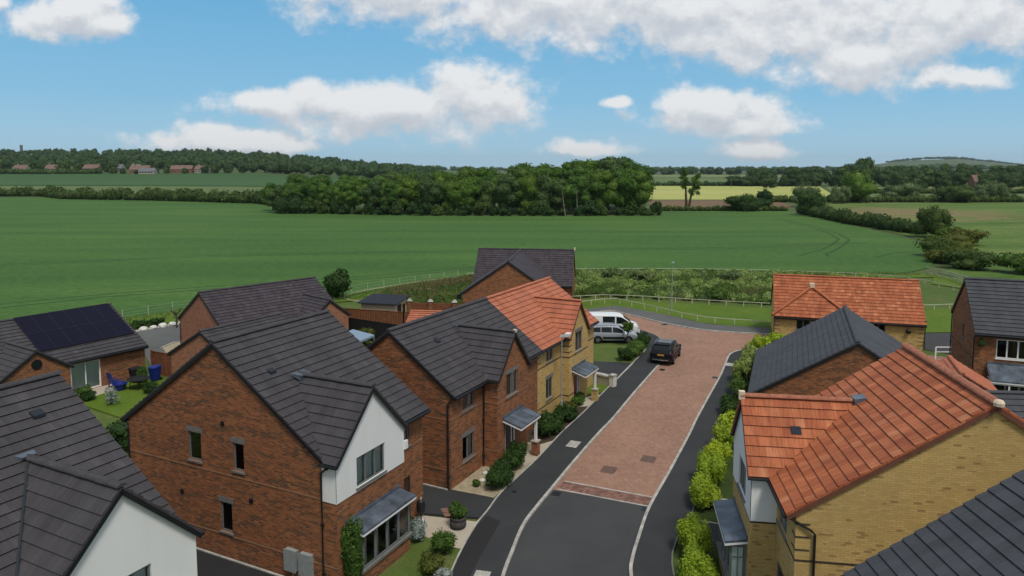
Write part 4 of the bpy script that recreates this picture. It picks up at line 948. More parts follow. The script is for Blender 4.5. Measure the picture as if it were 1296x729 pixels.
sheet('field',[(118,650),(270,648),(330,1150),(160,1180)],.1,'mid_field',step=80)
sheet('field',[(200,1230),(470,1200),(560,1480),(300,1500)],.15,'pale_field',step=100)
sheet('field',[(135,340),(430,342),(560,440),(210,440)],.05,'mid_field',step=60)
sheet('field',[(205,450),(560,450),(740,640),(262,600)],.05,'pale_field',step=60)
sheet('field',[(-262,402),(-172,352),(-100,318),(-70,460),(-150,510),(-420,520)],.12,'mid_field',step=40)
sheet('field',[(-420,526),(-150,516),(-70,470),(-40,700),(-120,740),(-300,760),(-620,770)],.15,'dark_field',step=40)
sheet('field',[(-130,780),(-30,770),(-20,1000),(-150,1000)],.2,'pale_field',step=60)

# ------------------------------------------------------------------ small street things
def cover(name,label,cat,x,y,sx,sy,th,m,z):
    mb=MB(); t=R(-th); c,s=math.cos(t),math.sin(t); q=[(x+c*a-s*b,y+s*a+c*b) for a,b in ((-sx/2,-sy/2),(sx/2,-sy/2),(sx/2,sy/2),(-sx/2,sy/2))]
    mb.prism(q,z-.05,z); 
    for k in range(1,4):
        a0=(q[0][0]+(q[1][0]-q[0][0])*k/4,q[0][1]+(q[1][1]-q[0][1])*k/4,z+.004); a1=(q[3][0]+(q[2][0]-q[3][0])*k/4,q[3][1]+(q[2][1]-q[3][1])*k/4,z+.004); mb.bar(a0,a1,.03,.01)
    return tag(mb.build(name,m),label,cat)
cover('manhole_cover','dark square manhole cover in the brick road, the one nearer the left kerb','manhole cover',5.07,36.07,.75,.85,24,'cover_iron',-.086)
cover('manhole_cover','dark square manhole cover in the brick road, the one nearer the right kerb','manhole cover',7.40,37.44,.75,.85,24,'cover_iron',-.086)
cover('inspection_cover','pale square inspection cover in the left pavement beside the brick paving','inspection cover',3.49,39.32,.62,.95,24,'concrete',.006)
cover('inspection_cover','pale square inspection cover in the right pavement near the hedge','inspection cover',17.47,55.83,.75,.9,24,'concrete',.006)
cover('inspection_cover','pale inspection cover in the left pavement at the bottom edge of the photo','inspection cover',-1.16,26.15,.6,.6,12,'concrete',.006)
cover('drain_grating','dark drain grating by the left kerb just behind the parked black car','drain',11.75,54.7,.42,.5,24,'black_plastic',-.088)
cover('drain_grating','dark drain grating by the right kerb halfway along the brick road','drain',15.3,52.6,.42,.5,24,'black_plastic',-.088)
cover('drain_grating','dark drain grating by the left kerb where the tarmac begins','drain',2.15,33.3,.4,.45,24,'black_plastic',-.09)
cover('drain_grating','dark drain grating by the right kerb where the tarmac begins','drain',6.2,31.75,.4,.45,24,'black_plastic',-.09)
cover('drain_grating','dark drain grating beside the far kerb at the bend','drain',15.4,71.0,.7,.5,-40,'black_plastic',-.088)
cover('access_cover','tiny dark stop tap cover in the left pavement','cover',.1,33.3,.2,.2,24,'black_plastic',.004)
cover('drive_marker','dull red block patch set in the tarmac drive, nearer the plant tub','block patch',-3.0,31.25,.8,.35,70,'block_band',-.002)
cover('drive_marker','dull red block patch set in the tarmac drive, nearer the joined pair','block patch',-2.6,31.9,.7,.35,70,'block_band',-.002)
def lamp(x,y,rz,h,label):
    t=empty('street_lamp',label,'street lamp',(x,y,0),rz)
    m=MB(); m.tube([(0,0,-.1),(0,0,1.1)],.075,10); m.tube([(0,0,1.1),(0,0,1.2)],[.075,.045],10); m.tube([(0,0,1.2),(0,0,h-.1)],[.045,.033],10); m.build('column','galvanised',t)
    m=MB(); m.box(.06,.085,-.05,.05,.35,.8); m.build('access_door','galvanised',t)
    m=MB(); m.hull8([(-.12,-.13,h-.12),(.52,-.13,h-.06),(.52,.13,h-.06),(-.12,.13,h-.12),(-.1,-.08,h),(.5,-.09,h+.02),(.5,.09,h+.02),(-.1,.08,h)]); hd=m.build('lamp_head','galvanised',t)
    m=MB(); m.hull8([(0,-.1,h-.125),(.45,-.1,h-.085),(.45,.1,h-.085),(0,.1,h-.125),(0,-.1,h-.11),(.45,-.1,h-.07),(.45,.1,h-.07),(0,.1,h-.11)]); m.build('lens','lamp_clear',hd)
lamp(3.1,43.6,R(-20),5.3,'slim grey street lamp in front of the yellow house wall, left of the road')
lamp(17.59,77.7,R(-90),5.4,'slim grey street lamp standing on the grass beyond the bend')
def knee_rail(name,label,pts,h=.5,gap=1.9,w=.09,rails=((.5,.065),),mats=('rail_timber','rail_timber'),cat='fence'):
    t=empty(name,label,cat,(pts[0][0],pts[0][1],0)); o=Vector((pts[0][0],pts[0][1],0))
    for z,th in rails:
        m=MB()
        for a,b in zip(pts,pts[1:]): m.bar(Vector((*a,z))-o,Vector((*b,z))-o,th,th)
        m.build('rail',mats[0],t)
    base=MB(); base.box(-w/2,w/2,-w/2,w/2,-.15,h-.02); first=None; d=0.0
    for a,b in zip(pts,pts[1:]):
        A,B=Vector((*a,0)),Vector((*b,0)); L=(B-A).length
        while d<L:
            p=A+(B-A)*(d/L)-o
            if first is None: first=base.build('post',mats[1],t); q=first
            else: q=first.copy(); COL.objects.link(q); q.parent=t
            q.location=p; d+=gap
        d-=L
    return t
knee_rail('knee_rail_fence','low pale wooden knee rail along the pavement round the bend',[(5.8,79.3),(8.24,80.7),(10.8,82.1),(12.22,82.2),(13.6,80.4),(15.32,78.15),(17.83,74.0),(19.77,71.9),(21.88,70.9),(25.4,69.9)])
knee_rail('knee_rail_fence','low pale wooden knee rail between the mown grass and the tall weeds',[(4.5,83.0),(7.72,83.9),(11.05,84.8),(14.55,84.2),(18.44,82.8),(22.65,81.2),(28.69,79.4),(36,78.1),(45.9,78.3),(51.7,79.2),(57,80.2)])
knee_rail('knee_rail_fence','long low pale rail between the tall weeds and the green crop field',[(-6.5,102.4),(2,105.9),(9.7,107.2),(25,107.4),(40,105.6),(49.2,102.6),(54,100.3),(56.2,95.5),(57.6,88)],gap=2.4)
knee_rail('knee_rail_fence','short white metal rail beside the end wall of the red roofed bungalow',[(35.0,57.9),(36.6,57.9),(38.4,58.1)],h=.9,rails=((.9,.07),(.5,.05)),gap=1.7,mats=('white_upvc','white_upvc'))
knee_rail('post_and_wire_fence','thin wire fence with slender pale posts along the left edge of the crop field',[(-40.2,72.7),(-36.5,77.3),(-29.9,83.6),(-20.4,87.2),(-18,90.4),(-12.2,96.7),(-7.7,101.4)],h=1.15,w=.05,gap=2.6,rails=((1.05,.014),(.7,.012),(.4,.012)),mats=('galvanised','rail_timber'))
knee_rail('post_and_rail_fence','grey three rail timber field fence beside the bushes on the right',[(61.3,104.6),(61.5,98.5),(60.3,91),(57.8,83)],h=1.2,w=.11,gap=1.8,rails=((1.08,.1),(.72,.1),(.36,.1)),mats=('stone','stone'))
def panel_fence(label,pts,h,m='fence_timber',name='panel_fence',cap=None):
    t=empty(name,label,'fence',(pts[0][0],pts[0][1],0)); o=Vector((pts[0][0],pts[0][1],0))
    for a,b in zip(pts,pts[1:]):
        A,B=Vector((*a,0))-o,Vector((*b,0))-o; L=(B-A).length; n=max(1,round(L/1.83)); d=(B-A)/n
        for i in range(n):
            mb=MB(); p=A+d*i; q=A+d*(i+1); u=d.normalized(); nn=Vector((-u.y,u.x,0)); k=12
            for j in range(k):
                s=p+d*(j/k); e=p+d*((j+.94)/k); off=nn*(.012*(j%2))
                mb.hull8([s+off,e+off,e+off+nn*.02,s+off+nn*.02]+[v+Vector((0,0,h)) for v in (s+off,e+off,e+off+nn*.02,s+off+nn*.02)])
            mb.bar(p+Vector((0,0,h+.015)),q+Vector((0,0,h+.015)),.06,.04); mb.build('panel',m,t)
        for i in range(n+1):
            mb=MB(); p=A+d*i; mb.box(p.x-.05,p.x+.05,p.y-.05,p.y+.05,-.1,h+.08); mb.build('post',m,t)
panel_fence('orange brown panel fence behind the blue bin, joining the solar bungalow to the garage',[(-27.5,53.4),(-24.4,51.7),(-20.5,49.5)],1.75)
panel_fence('long brown panel fence across the gardens in front of the shed',[(-16.6,69.5),(-10.4,67.6),(-3,66.2)],1.85)
panel_fence('black painted panel fence in the garden behind the joined pair',[(-15.4,65.4),(-10.2,62.2),(-6.6,60.6)],1.8,m='fence_black')
panel_fence('short brown panel fence between the corner house and the big brick house side wall',[(-20.4,30.4),(-17.2,31.4),(-16.9,30.5)],1.7)
def pier_wall():
    t=empty('boundary_wall','brown boundary wall with white capped brick piers beyond the shed','wall',(-13.0,73.4,0))
    P=[(-13,73.4),(-10.6,73.0),(-8.4,72.7),(-5.9,72.3),(-3.2,71.9)]; o=Vector((-13,73.4,0))
    for a,b in zip(P,P[1:]):
        mb=MB(); mb.bar(Vector((*a,.9))-o,Vector((*b,.9))-o,.10,1.75); mb.build('panel','fence_timber',t)
    for a in P:
        mb=MB(); x,y=a[0]-o.x,a[1]-o.y; mb.box(x-.2,x+.2,y-.2,y+.2,-.1,1.95); q=mb.build('pier','red_brick',t)
        mb=MB(); mb.hull8([(x-.28,y-.28,1.952),(x+.28,y-.28,1.952),(x+.28,y+.28,1.952),(x-.28,y+.28,1.952),(x-.1,y-.1,2.18),(x+.1,y-.1,2.18),(x+.1,y+.1,2.18),(x-.1,y+.1,2.18)]); mb.build('pier_cap','concrete',q)
pier_wall()
def shed():
    t=empty('garden_shed','timber garden room with sloping dark felt roof behind the brown fence','shed',(-15.2,71.0,0),R(-14))
    m=MB(); m.hull8([(0,0,-.1),(3.7,0,-.1),(3.7,3.0,-.1),(0,3.0,-.1),(0,0,2.1),(3.7,0,2.1),(3.7,3.0,2.35),(0,3.0,2.35)]); 
    for i in range(13): m.bar((-.004,-.012,.1+.155*i),(3.7,-.012,.1+.155*i),.012,.018)
    m.build('wall','pale_timber',t)
    m=MB(); m.hull8([(-.25,-.3,2.11),(3.95,-.3,2.11),(3.95,3.25,2.40),(-.25,3.25,2.40),(-.25,-.3,2.21),(3.95,-.3,2.21),(3.95,3.25,2.50),(-.25,3.25,2.50)]); m.build('roof','felt',t)
    m=MB(); m.box(3.702,3.73,.5,1.5,.0,1.95); m.build('door','door_black',t); m=MB(); m.box(3.702,3.73,1.8,2.5,.9,1.8); m.build('window','car_glass',t)
    m=MB(); m.box(3.73,3.76,1.28,1.34,.95,1.1); m.build('handle','chrome',t)
shed()
def gazebo():
    t=empty('gazebo','garden canopy with pale blue grey top half hidden behind the big brick house roof','gazebo',(-12.9,57.0,0),R(-20)); t.scale=(.72,.72,.95)
    m=MB(); a=[(-1.8,-1.6,2.1),(1.8,-1.6,2.1),(1.8,1.6,2.1),(-1.8,1.6,2.1)]; p=(0,0,2.75)
    for q,r in zip(a,a[1:]+a[:1]): m.face([q,r,p]); m.face([q,r,(r[0],r[1],1.92),(q[0],q[1],1.92)])
    m.build('canopy','canvas_blue',t)
    for x,y,_ in a: m=MB(); m.tube([(x*.98,y*.98,-.05),(x*.98,y*.98,2.1)],.04,8); m.build('leg','galvanised',t)
gazebo()
def low_wall():
    t=empty('garden_wall','low pale rendered garden wall with flat coping beside the drive','wall',(5.7,51.55,0),math.atan2(-1.2,1.35))
    m=MB(); m.box(0,1.9,-.16,.16,-.1,.62); m.build('body','stone',t)
    m=MB(); m.box(-.05,1.95,-.22,.22,.622,.72); m.build('coping','concrete',t)
    m=MB(); m.box(1.9,2.25,-.22,.22,-.1,.78); q=m.build('pier','white_stone',t); m=MB(); m.box(1.86,2.29,-.26,.26,.782,.86); m.build('pier_cap','concrete',q)
low_wall()
def wheelie(x,y,rz,m,label):
    t=empty('wheelie_bin',label,'wheelie bin',(x,y,0),rz)
    b=MB(); b.hull8([(-.22,-.26,.06),(.22,-.26,.06),(.22,.22,.06),(-.22,.22,.06),(-.29,-.36,.98),(.29,-.36,.98),(.29,.32,.98),(-.29,.32,.98)]); b.build('body',m,t)
    b=MB(); b.hull8([(-.31,-.40,.985),(.31,-.40,.985),(.31,.37,.985),(-.31,.37,.985),(-.27,-.34,1.07),(.27,-.34,1.07),(.27,.33,1.10),(-.27,.33,1.10)]); b.build('lid',m,t)
    for s in (-1,1): b=MB(); b.tube([(s*.21,.27,.1),(s*.29,.27,.1)],.1,12); b.build('wheel','rubber',t)
    b=MB(); b.bar((-.25,.40,1.0),(.25,.40,1.0),.04,.04); b.build('handle',m,t)
wheelie(-26.35,51.6,R(-20),'blue_plastic','bright blue wheelie bin by the fence in the solar bungalow garden')
wheelie(-27.6,51.2,R(-35),'fence_black','black wheelie bin between the blue chair and the blue bin')
def chair():
    t=empty('garden_chair','small blue plastic garden chair with tall back on the solar bungalow patio','chair',(-28.4,49.9,0),R(150))
    m=MB(); m.box(-.3,.3,-.3,.3,.36,.42); m.build('seat','blue_plastic',t)
    m=MB(); m.hull8([(-.3,.26,.42),(.3,.26,.42),(.3,.31,.42),(-.3,.31,.42),(-.26,.40,1.15),(.26,.40,1.15),(.26,.45,1.15),(-.26,.45,1.15)]); m.build('backrest','blue_plastic',t)
    for x in (-.27,.27):
        for y in (-.27,.27): m=MB(); m.box(x-.03,x+.03,y-.03,y+.03,0,.36); m.build('leg','blue_plastic',t)
    m=MB(); m.hull8([(-.33,-.3,.6),(-.27,-.3,.6),(-.27,.33,.62),(-.33,.33,.62),(-.33,-.3,.65),(-.27,-.3,.65),(-.27,.33,.67),(-.33,.33,.67)]); m.hull8([(.27,-.3,.6),(.33,-.3,.6),(.33,.33,.62),(.27,.33,.62),(.27,-.3,.65),(.33,-.3,.65),(.33,.33,.67),(.27,.33,.67)]); m.build('armrest','blue_plastic',t)
chair()
t=empty('garden_tub','round blue plastic tub standing on the lawn edge near the blue chair','tub',(-27.75,49.35,0))
m=MB(); m.lathe([(.32,.0),(.46,.42),(.5,.44),(.5,.48),(.43,.48),(.3,.1)],(0,0),18); m.build('tub','blue_plastic',t)
t=empty('garden_table','low round black garden table on the lawn by the patio','table',(-26.6,49.7,0))
m=MB(); m.lathe([(.0,.68),(.75,.68),(.77,.71),(.75,.74),(.0,.74)],(0,0),22); m.build('tabletop','fence_black',t)
for k in range(4): a=k*math.pi/2+.4; m=MB(); m.tube([(.5*math.cos(a),.5*math.sin(a),.68),(.58*math.cos(a),.58*math.sin(a),0)],.03,6); m.build('leg','fence_black',t)
t=empty('garden_ornament','black draped figure like ornament on two white feet beside the front door','ornament',(-4.05,30.42,0),R(20)); t.scale=(.78,.78,.78)
m=MB(); m.lathe([(.03,.30),(.14,.34),(.24,.62),(.26,.95),(.2,1.18),(.08,1.28)],(0,0),14); m.build('body','black_plastic',t,smooth=True)
for s in (-.1,.1): m=MB(); m.tube([(s,0,0),(s,0,.34)],[.05,.035],8); m.box(s-.05,s+.05,-.16,.06,-.005,.04); m.build('leg','white_upvc',t)
m=MB(); m.tube([(0,0,1.24),(.02,-.02,1.42)],[.05,.03],8); m.build('neck','white_stone',t)

# ------------------------------------------------------------------ vehicles
def vehicle(name,label,cat,x,y,th,stn,paintm,panes,wheelY,wr,tracks,wind,rear,lower='black_plastic',extra=None):
    root=empty(name,label,cat,(x,y,-.095),-R(th)); S=sorted(stn)
    def sec(yy):
        for a,b in zip(S,S[1:]):
            if a[0]<=yy<=b[0]:
                k=(yy-a[0])/(b[0]-a[0]); return [a[i]+(b[i]-a[i])*k for i in range(1,6)]
        return list(S[0 if yy<S[0][0] else -1][1:])
    def ring(yy):
        w,zb,zs,zt,wt=sec(yy); h=zt-zs
        half=[(w*.84,zb),(w*.97,zb+.06),(w,zb+(zs-zb)*.45),(w*1.0,zb+(zs-zb)*.8),(w*.965,zs),(wt+(w*.965-wt)*.12,zt-h*.10),(wt*.90,zt-.005*1),(wt*.45,zt+.02)]
        return [(a,yy,z) for a,z in half]+[(-a,yy,z) for a,z in half[::-1]]
    ys=sorted({*[s[0] for s in S],*[S[0][0]+(S[-1][0]-S[0][0])*i/26 for i in range(27)]})
    mb=MB(); rs=[ring(v) for v in ys]; n=len(rs[0])
    for a,b in zip(rs,rs[1:]):
        for i in range(n): mb.face([a[i],a[(i+1)%n],b[(i+1)%n],b[i]])
    mb.face(rs[0]); mb.face(rs[-1][::-1])
    body=mb.build('body',paintm,root,smooth=True,weld=True)
    es=body.modifiers.new('edges','EDGE_SPLIT'); es.split_angle=R(38)
    def sidept(yy,t,sg,off=.012):
        w,zb,zs,zt,wt=sec(yy); h=zt-zs; x0,z0=w*.965,zs; x1,z1=wt+(w*.965-wt)*.12,zt-h*.10
        return (sg*(x0+(x1-x0)*t+off),yy,z0+(z1-z0)*t)
    for sg in (-1,1):
        for (ya,yb) in panes:
            g=MB(); k=8
            for i in range(k):
                p,q=ya+(yb-ya)*i/k,ya+(yb-ya)*(i+1)/k
                g.face([sidept(p,.12,sg),sidept(q,.12,sg),sidept(q,.93,sg),sidept(p,.93,sg)])
            g.build('side_window','car_glass',root)
    def cross(y0,y1,nm,m='car_glass'):
        a,b=sec(y0),sec(y1); g=MB(); up=.022
        f=lambda s,kk:s[4]*kk
        g.face([(-f(a,.86),y0,a[3]+up),(f(a,.86),y0,a[3]+up),(f(b,.82),y1,b[3]+up),(-f(b,.82),y1,b[3]+up)]); g.build(nm,m,root)
    cross(*wind,'windscreen')
    if rear: cross(*rear,'rear_window')
    for yy in wheelY:
        w=sec(yy)[0]
        for sg in (-1,1):
            m=MB(); k=18; c=[(sg*(w+.006),yy+math.cos(math.pi*j/k-.15*(1-2*j/k))*(wr+.07),wr+math.sin(math.pi*j/k-.15*(1-2*j/k))*(wr+.07)) for j in range(k+1)]
            m.face(c); m.build('wheel_arch','rubber',root)
            m=MB(); k=20
            for r0,r1,x0,x1 in ((wr,wr,w-.2,w+.012),(wr*.66,wr,w+.022,w+.012)):
                for j in range(k):
                    a0,a1=2*math.pi*j/k,2*math.pi*(j+1)/k
                    m.face([(sg*x0,yy+r0*math.cos(a0),wr+r0*math.sin(a0)),(sg*x0,yy+r0*math.cos(a1),wr+r0*math.sin(a1)),(sg*x1,yy+r1*math.cos(a1),wr+r1*math.sin(a1)),(sg*x1,yy+r1*math.cos(a0),wr+r1*math.sin(a0))])
            wh=m.build('wheel','rubber',root)
            m=MB()
            for j in range(5):
                a=2*math.pi*j/5; m.bar((sg*(w+.018),yy,wr),(sg*(w+.018),yy+wr*.64*math.cos(a),wr+wr*.64*math.sin(a)),.07,.03,0,(1,0,0))
            m.tube([(sg*(w+.01),yy,wr),(sg*(w+.024),yy,wr)],wr*.2,10); m.build('rim','alloy',wh)
    bx=lambda nm,mm,*b:(lambda q:(q.box(*b),q.build(nm,mm,root))[1])(MB())
    yr=S[0][0]; yf=S[-1][0]
    return root,sec,bx,yr,yf
suv=[(-2.2,.78,.48,.93,.97,.70),(-2.14,.88,.36,1.0,1.04,.78),(-2.02,.92,.30,1.03,1.16,.78),(-1.66,.93,.27,1.03,1.58,.68),(-1.3,.93,.26,1.02,1.62,.69),(-.4,.93,.25,1.0,1.65,.70),(.3,.93,.25,.99,1.62,.69),(.62,.93,.25,.985,1.52,.69),(1.12,.93,.25,.98,1.05,.78),(1.7,.92,.27,.94,.99,.76),(2.05,.88,.31,.84,.88,.70),(2.2,.74,.42,.68,.72,.60)]
t,sec,bx,yr,yf=vehicle('parked_car','black compact sports utility car with yellow rear plate parked half on the pavement','car',12.72,57.9,23,suv,'paint_black',[(-1.72,-.98),(-.92,-.1),(-.03,.92)],(-1.36,1.36),.35,.8,(.64,1.08),(-2.0,-1.70))
bx('number_plate','plate_yellow',-.27,.27,-2.235,-2.212,.80,.93); bx('bumper','black_plastic',-.80,.80,-2.26,-2.16,.38,.62); bx('bumper_trim','chrome',-.62,.62,-2.285,-2.261,.44,.50)
for s in (-1,1):
    m=MB(); m.hull8([(s*.62,-2.20,.88),(s*.90,-2.12,.88),(s*.93,-1.98,.88),(s*.6,-2.1,.88),(s*.60,-2.17,1.02),(s*.88,-2.09,1.02),(s*.90,-1.95,1.02),(s*.6,-2.1,1.02)]); m.build('tail_light','lamp_red',t)
    m=MB(); m.hull8([(s*.93,.78,1.0),(s*1.1,.80,1.02),(s*1.1,.9,1.02),(s*.93,.92,1.0),(s*.93,.78,1.1),(s*1.1,.80,1.16),(s*1.1,.9,1.16),(s*.93,.92,1.1)]); m.build('wing_mirror','paint_black',t)
    m=MB(); m.bar((s*.6,-1.5,1.685),(s*.6,.25,1.685),.04,.04); [m.box(s*.6-.02,s*.6+.02,yy-.03,yy+.03,1.6,1.685) for yy in (-1.5,.25)]; m.build('roof_rail','chrome',t)
    m=MB(); m.bar((s*.945,-1.72,1.03),(s*.945,.95,1.0),.015,.02); m.build('window_trim','chrome',t)
m=MB(); m.hull8([(-.6,-1.76,1.585),(.6,-1.76,1.585),(.6,-1.5,1.63),(-.6,-1.5,1.63),(-.58,-1.78,1.62),(.58,-1.78,1.62),(.58,-1.5,1.66),(-.58,-1.5,1.66)]); m.build('spoiler','paint_black',t)
m=MB(); m.face([(-.5,-1.15,1.66),(.5,-1.15,1.66),(.5,.1,1.672),(-.5,.1,1.672)]); m.build('sunroof','car_glass',t)
van=[(-2.47,.88,.42,1.05,1.84,.76),(-2.42,.94,.32,1.08,1.92,.82),(-2.0,.95,.28,1.08,1.96,.83),(.3,.95,.27,1.08,1.97,.83),(.75,.95,.27,1.08,1.90,.82),(1.0,.95,.27,1.08,1.76,.82),(1.78,.94,.27,1.07,1.16,.80),(2.2,.92,.30,.98,1.01,.76),(2.42,.84,.36,.76,.8,.68),(2.47,.76,.42,.6,.64,.6)]
t,sec,bx,yr,yf=vehicle('parked_van','white panel van with two dark side windows parked behind the silver estate','van',9.55,67.0,94,van,'paint_white',[(-.95,.18),(.32,1.5)],(-1.45,1.55),.34,.8,(1.02,1.74),None)
for s in (-1,1):
    bx('headlight','lamp_clear',s*.78-.12,s*.78+.12,2.30,2.43,.72,.9); bx('tail_light','lamp_red',s*.86-.05,s*.86+.05,-2.49,-2.40,.9,1.3)
    m=MB(); m.box(s*1.0-.08,s*1.0+.08,1.30,1.42,1.1,1.36); m.build('wing_mirror','black_plastic',t)
bx('bumper','paint_white',-.8,.8,2.4,2.52,.3,.56); bx('grille','black_plastic',-.5,.5,2.465,2.49,.62,.74); bx('number_plate','plate_white',-.26,.26,2.522,2.535,.4,.51); bx('rear_window','car_glass',-.7,.7,-2.475,-2.45,1.15,1.7); bx('side_rub_strip','black_plastic',-.965,.965,-1.05,1.1,.5,.58)
est=[(-2.2,.78,.45,.9,.95,.66),(-2.12,.88,.33,.95,1.06,.70),(-1.95,.90,.28,.96,1.40,.64),(-1.6,.91,.26,.96,1.52,.66),(-.5,.91,.24,.94,1.56,.68),(.2,.91,.24,.93,1.53,.67),(.55,.91,.24,.92,1.42,.67),(1.25,.90,.24,.91,1.0,.74),(1.8,.88,.26,.84,.88,.72),(2.1,.82,.32,.74,.77,.66),(2.22,.7,.4,.6,.63,.56)]
t,sec,bx,yr,yf=vehicle('parked_car','silver family estate car with dark glass parked beside the white van behind the bush','car',9.15,64.0,92,est,'paint_silver',[(-1.9,-1.15),(-1.08,-.15),(-.05,1.0)],(-1.38,1.36),.32,.8,(.6,1.2),(-2.06,-1.7))
for s in (-1,1):
    bx('headlight','lamp_clear',s*.66-.14,s*.66+.14,2.0,2.14,.58,.72); bx('tail_light','lamp_red',s*.82-.06,s*.82+.06,-2.17,-2.05,.72,1.0)
    m=MB(); m.box(s*.98-.07,s*.98+.07,.85,.97,.95,1.12); m.build('wing_mirror','paint_silver',t)
    m=MB(); m.bar((s*.6,-1.6,1.6),(s*.6,.2,1.6),.035,.035); m.build('roof_rail','chrome',t)
    m=MB(); m.box(s*.915-.012,s*.915+.012,-.95,1.0,.42,.62); m.build('door_trim','black_plastic',t)
bx('bumper','paint_silver',-.74,.74,2.12,2.27,.3,.5); bx('grille','black_plastic',-.35,.35,2.215,2.24,.52,.62); bx('number_plate','plate_white',-.26,.26,2.272,2.285,.36,.47)

# ================================================================== vegetation
import bmesh
_b=bmesh.new(); bmesh.ops.create_icosphere(_b,subdivisions=2,radius=1); ICO_V=np.array([v.co[:] for v in _b.verts]); ICO_F=[tuple(v.index for v in f.verts) for f in _b.faces]; _b.free()
def raw_mesh(name,V,loops,sizes,m):
    me=bpy.data.meshes.new(name); me.vertices.add(len(V)); me.vertices.foreach_set('co',np.asarray(V,dtype=np.float32).ravel())
    me.loops.add(len(loops)); me.loops.foreach_set('vertex_index',np.asarray(loops,dtype=np.int32))
    st=np.concatenate([[0],np.cumsum(sizes)[:-1]]); me.polygons.add(len(sizes)); me.polygons.foreach_set('loop_start',st.astype(np.int32)); me.polygons.foreach_set('loop_total',np.asarray(sizes,dtype=np.int32))
    me.materials.append(M[m]); me.update(calc_edges=True); me.validate(); return me
def leaf_mesh(name,lumps,n,size,seed,m,core=.80,up=.25,rough=.16,aspect=.62,extra_core=None):
    rg=np.random.default_rng(seed); Lp=np.array(lumps,float); area=(Lp[:,3]*Lp[:,4]*Lp[:,5])**(2/3); pick=rg.choice(len(Lp),n,p=area/area.sum())
    d=rg.normal(size=(n,3)); d[:,2]+=up; d/=np.linalg.norm(d,axis=1)[:,None]
    k=1-np.abs(rg.normal(size=n))*rough*.8+rg.random(n)*rough*.7
    P=Lp[pick,:3]+d*Lp[pick,3:6]*k[:,None]
    nr=d+rg.normal(size=(n,3))*.55; nr/=np.linalg.norm(nr,axis=1)[:,None]
    t=np.cross(nr,rg.normal(size=(n,3))); t/=np.linalg.norm(t,axis=1)[:,None]; b=np.cross(nr,t)
    s=(size*(.6+.8*rg.random(n)))[:,None]
    V=np.stack([P-t*s,P-b*s*aspect+nr*s*.12,P+t*s,P+b*s*aspect+nr*s*.12],axis=1).reshape(-1,3)
    keep=V[:,2].reshape(-1,4).min(1)>.02
    V=V.reshape(-1,4,3)[keep].reshape(-1,3); nq=len(V)//4
    loops=list(range(nq*4)); sizes=[4]*nq; Vs=[V]; off=nq*4
    if core:
        for L in Lp:
            jit=1+.12*np.sin(ICO_V@rg.normal(size=3)*4+rg.random()*6)
            Vs.append(L[:3]+ICO_V*L[3:6]*core*jit[:,None])
            for f in ICO_F: loops+= [i+off for i in f]; sizes.append(3)
            off+=len(ICO_V)
    return raw_mesh(name,np.concatenate(Vs),loops,sizes,m)
def lumps_crown(rg,rx,rz,z0,n,r=.42,flat=.85):
    L=[]
    for i in range(n):
        a=rg.random()*6.283; h=rg.random(); rad=rx*math.sqrt(1-(2*h-1)**2*.8)*.62*(.55+.6*rg.random())
        rr=rx*r*(.7+.6*rg.random()); L.append((rad*math.cos(a),rad*math.sin(a),z0+rz*(.18+.68*h),rr,rr,rr*flat))
    L.append((0,0,z0+rz*.5,rx*.55,rx*.55,rz*.36)); return L
def trunk_mb(h,r,limbs,rg,spread):
    m=MB(); m.tube([(0,0,-.2),(.05,0,h*.45),(0,.08,h)],[r*1.25,r,r*.7],8)
    for i in range(limbs):
        a=i*6.283/limbs+rg.random(); z=h*(.55+.4*rg.random())
        m.tube([(0,0,z),(math.cos(a)*spread*.45,math.sin(a)*spread*.45,z+spread*.4),(math.cos(a)*spread*.8,math.sin(a)*spread*.8,z+spread*.95)],[r*.55,r*.38,r*.15],6)
    return m
def tree(label,x,y,rx,h,seed,m='leaf_wood',n=1500,leaf=.45,nl=13,z0f=.14,trunk=.35,group=None,name='broadleaf_tree',cat='tree',bark='bark',zb=None,r=.42,lump=None,link=True):
    rg=np.random.default_rng(seed); t=empty(name,label,cat,(x,y,hgt(x,y)-.1 if zb is None else zb),0,group)
    trunk_mb(h*.5,trunk,5,rg,rx*.6).build('trunk',bark,t)
    L=lump(rg) if lump else lumps_crown(rg,rx,h*(1-z0f),h*z0f,nl,r)
    o=bpy.data.objects.new('crown',leaf_mesh('crown',L,n,leaf,seed,m,rough=.26)); COL.objects.link(o); o.parent=t
    return t
def shrub(label,x,y,rx,ry,h,seed,m='leaf_dark',n=1300,leaf=.055,rz=0,nl=13,name='shrub',cat='shrub',group=None,zb=0.0,core=.78,r=.5):
    rg=np.random.default_rng(seed); t=empty(name,label,cat,(x,y,zb),rz,group); L=[]
    for i in range(nl):
        a=rg.random()*6.283; q=math.sqrt(rg.random())*.62; k=r*(.5+.75*rg.random()**1.4)
        L.append((rx*q*math.cos(a),ry*q*math.sin(a),h*(.28+.46*rg.random()),rx*k,ry*k,h*.30*(.6+.7*rg.random())))
    o=bpy.data.objects.new('foliage',leaf_mesh('foliage',L,n,leaf,seed,m,core=core,rough=.34)); COL.objects.link(o); o.parent=t
    mb=MB()
    for i in range(5):
        a=i*1.26+seed; mb.tube([(0,0,-.05),(rx*.2*math.cos(a),ry*.2*math.sin(a),h*.25),(rx*.5*math.cos(a),ry*.5*math.sin(a),h*.6)],[.03,.022,.01],5)
    mb.build('stem','bark',t); return t
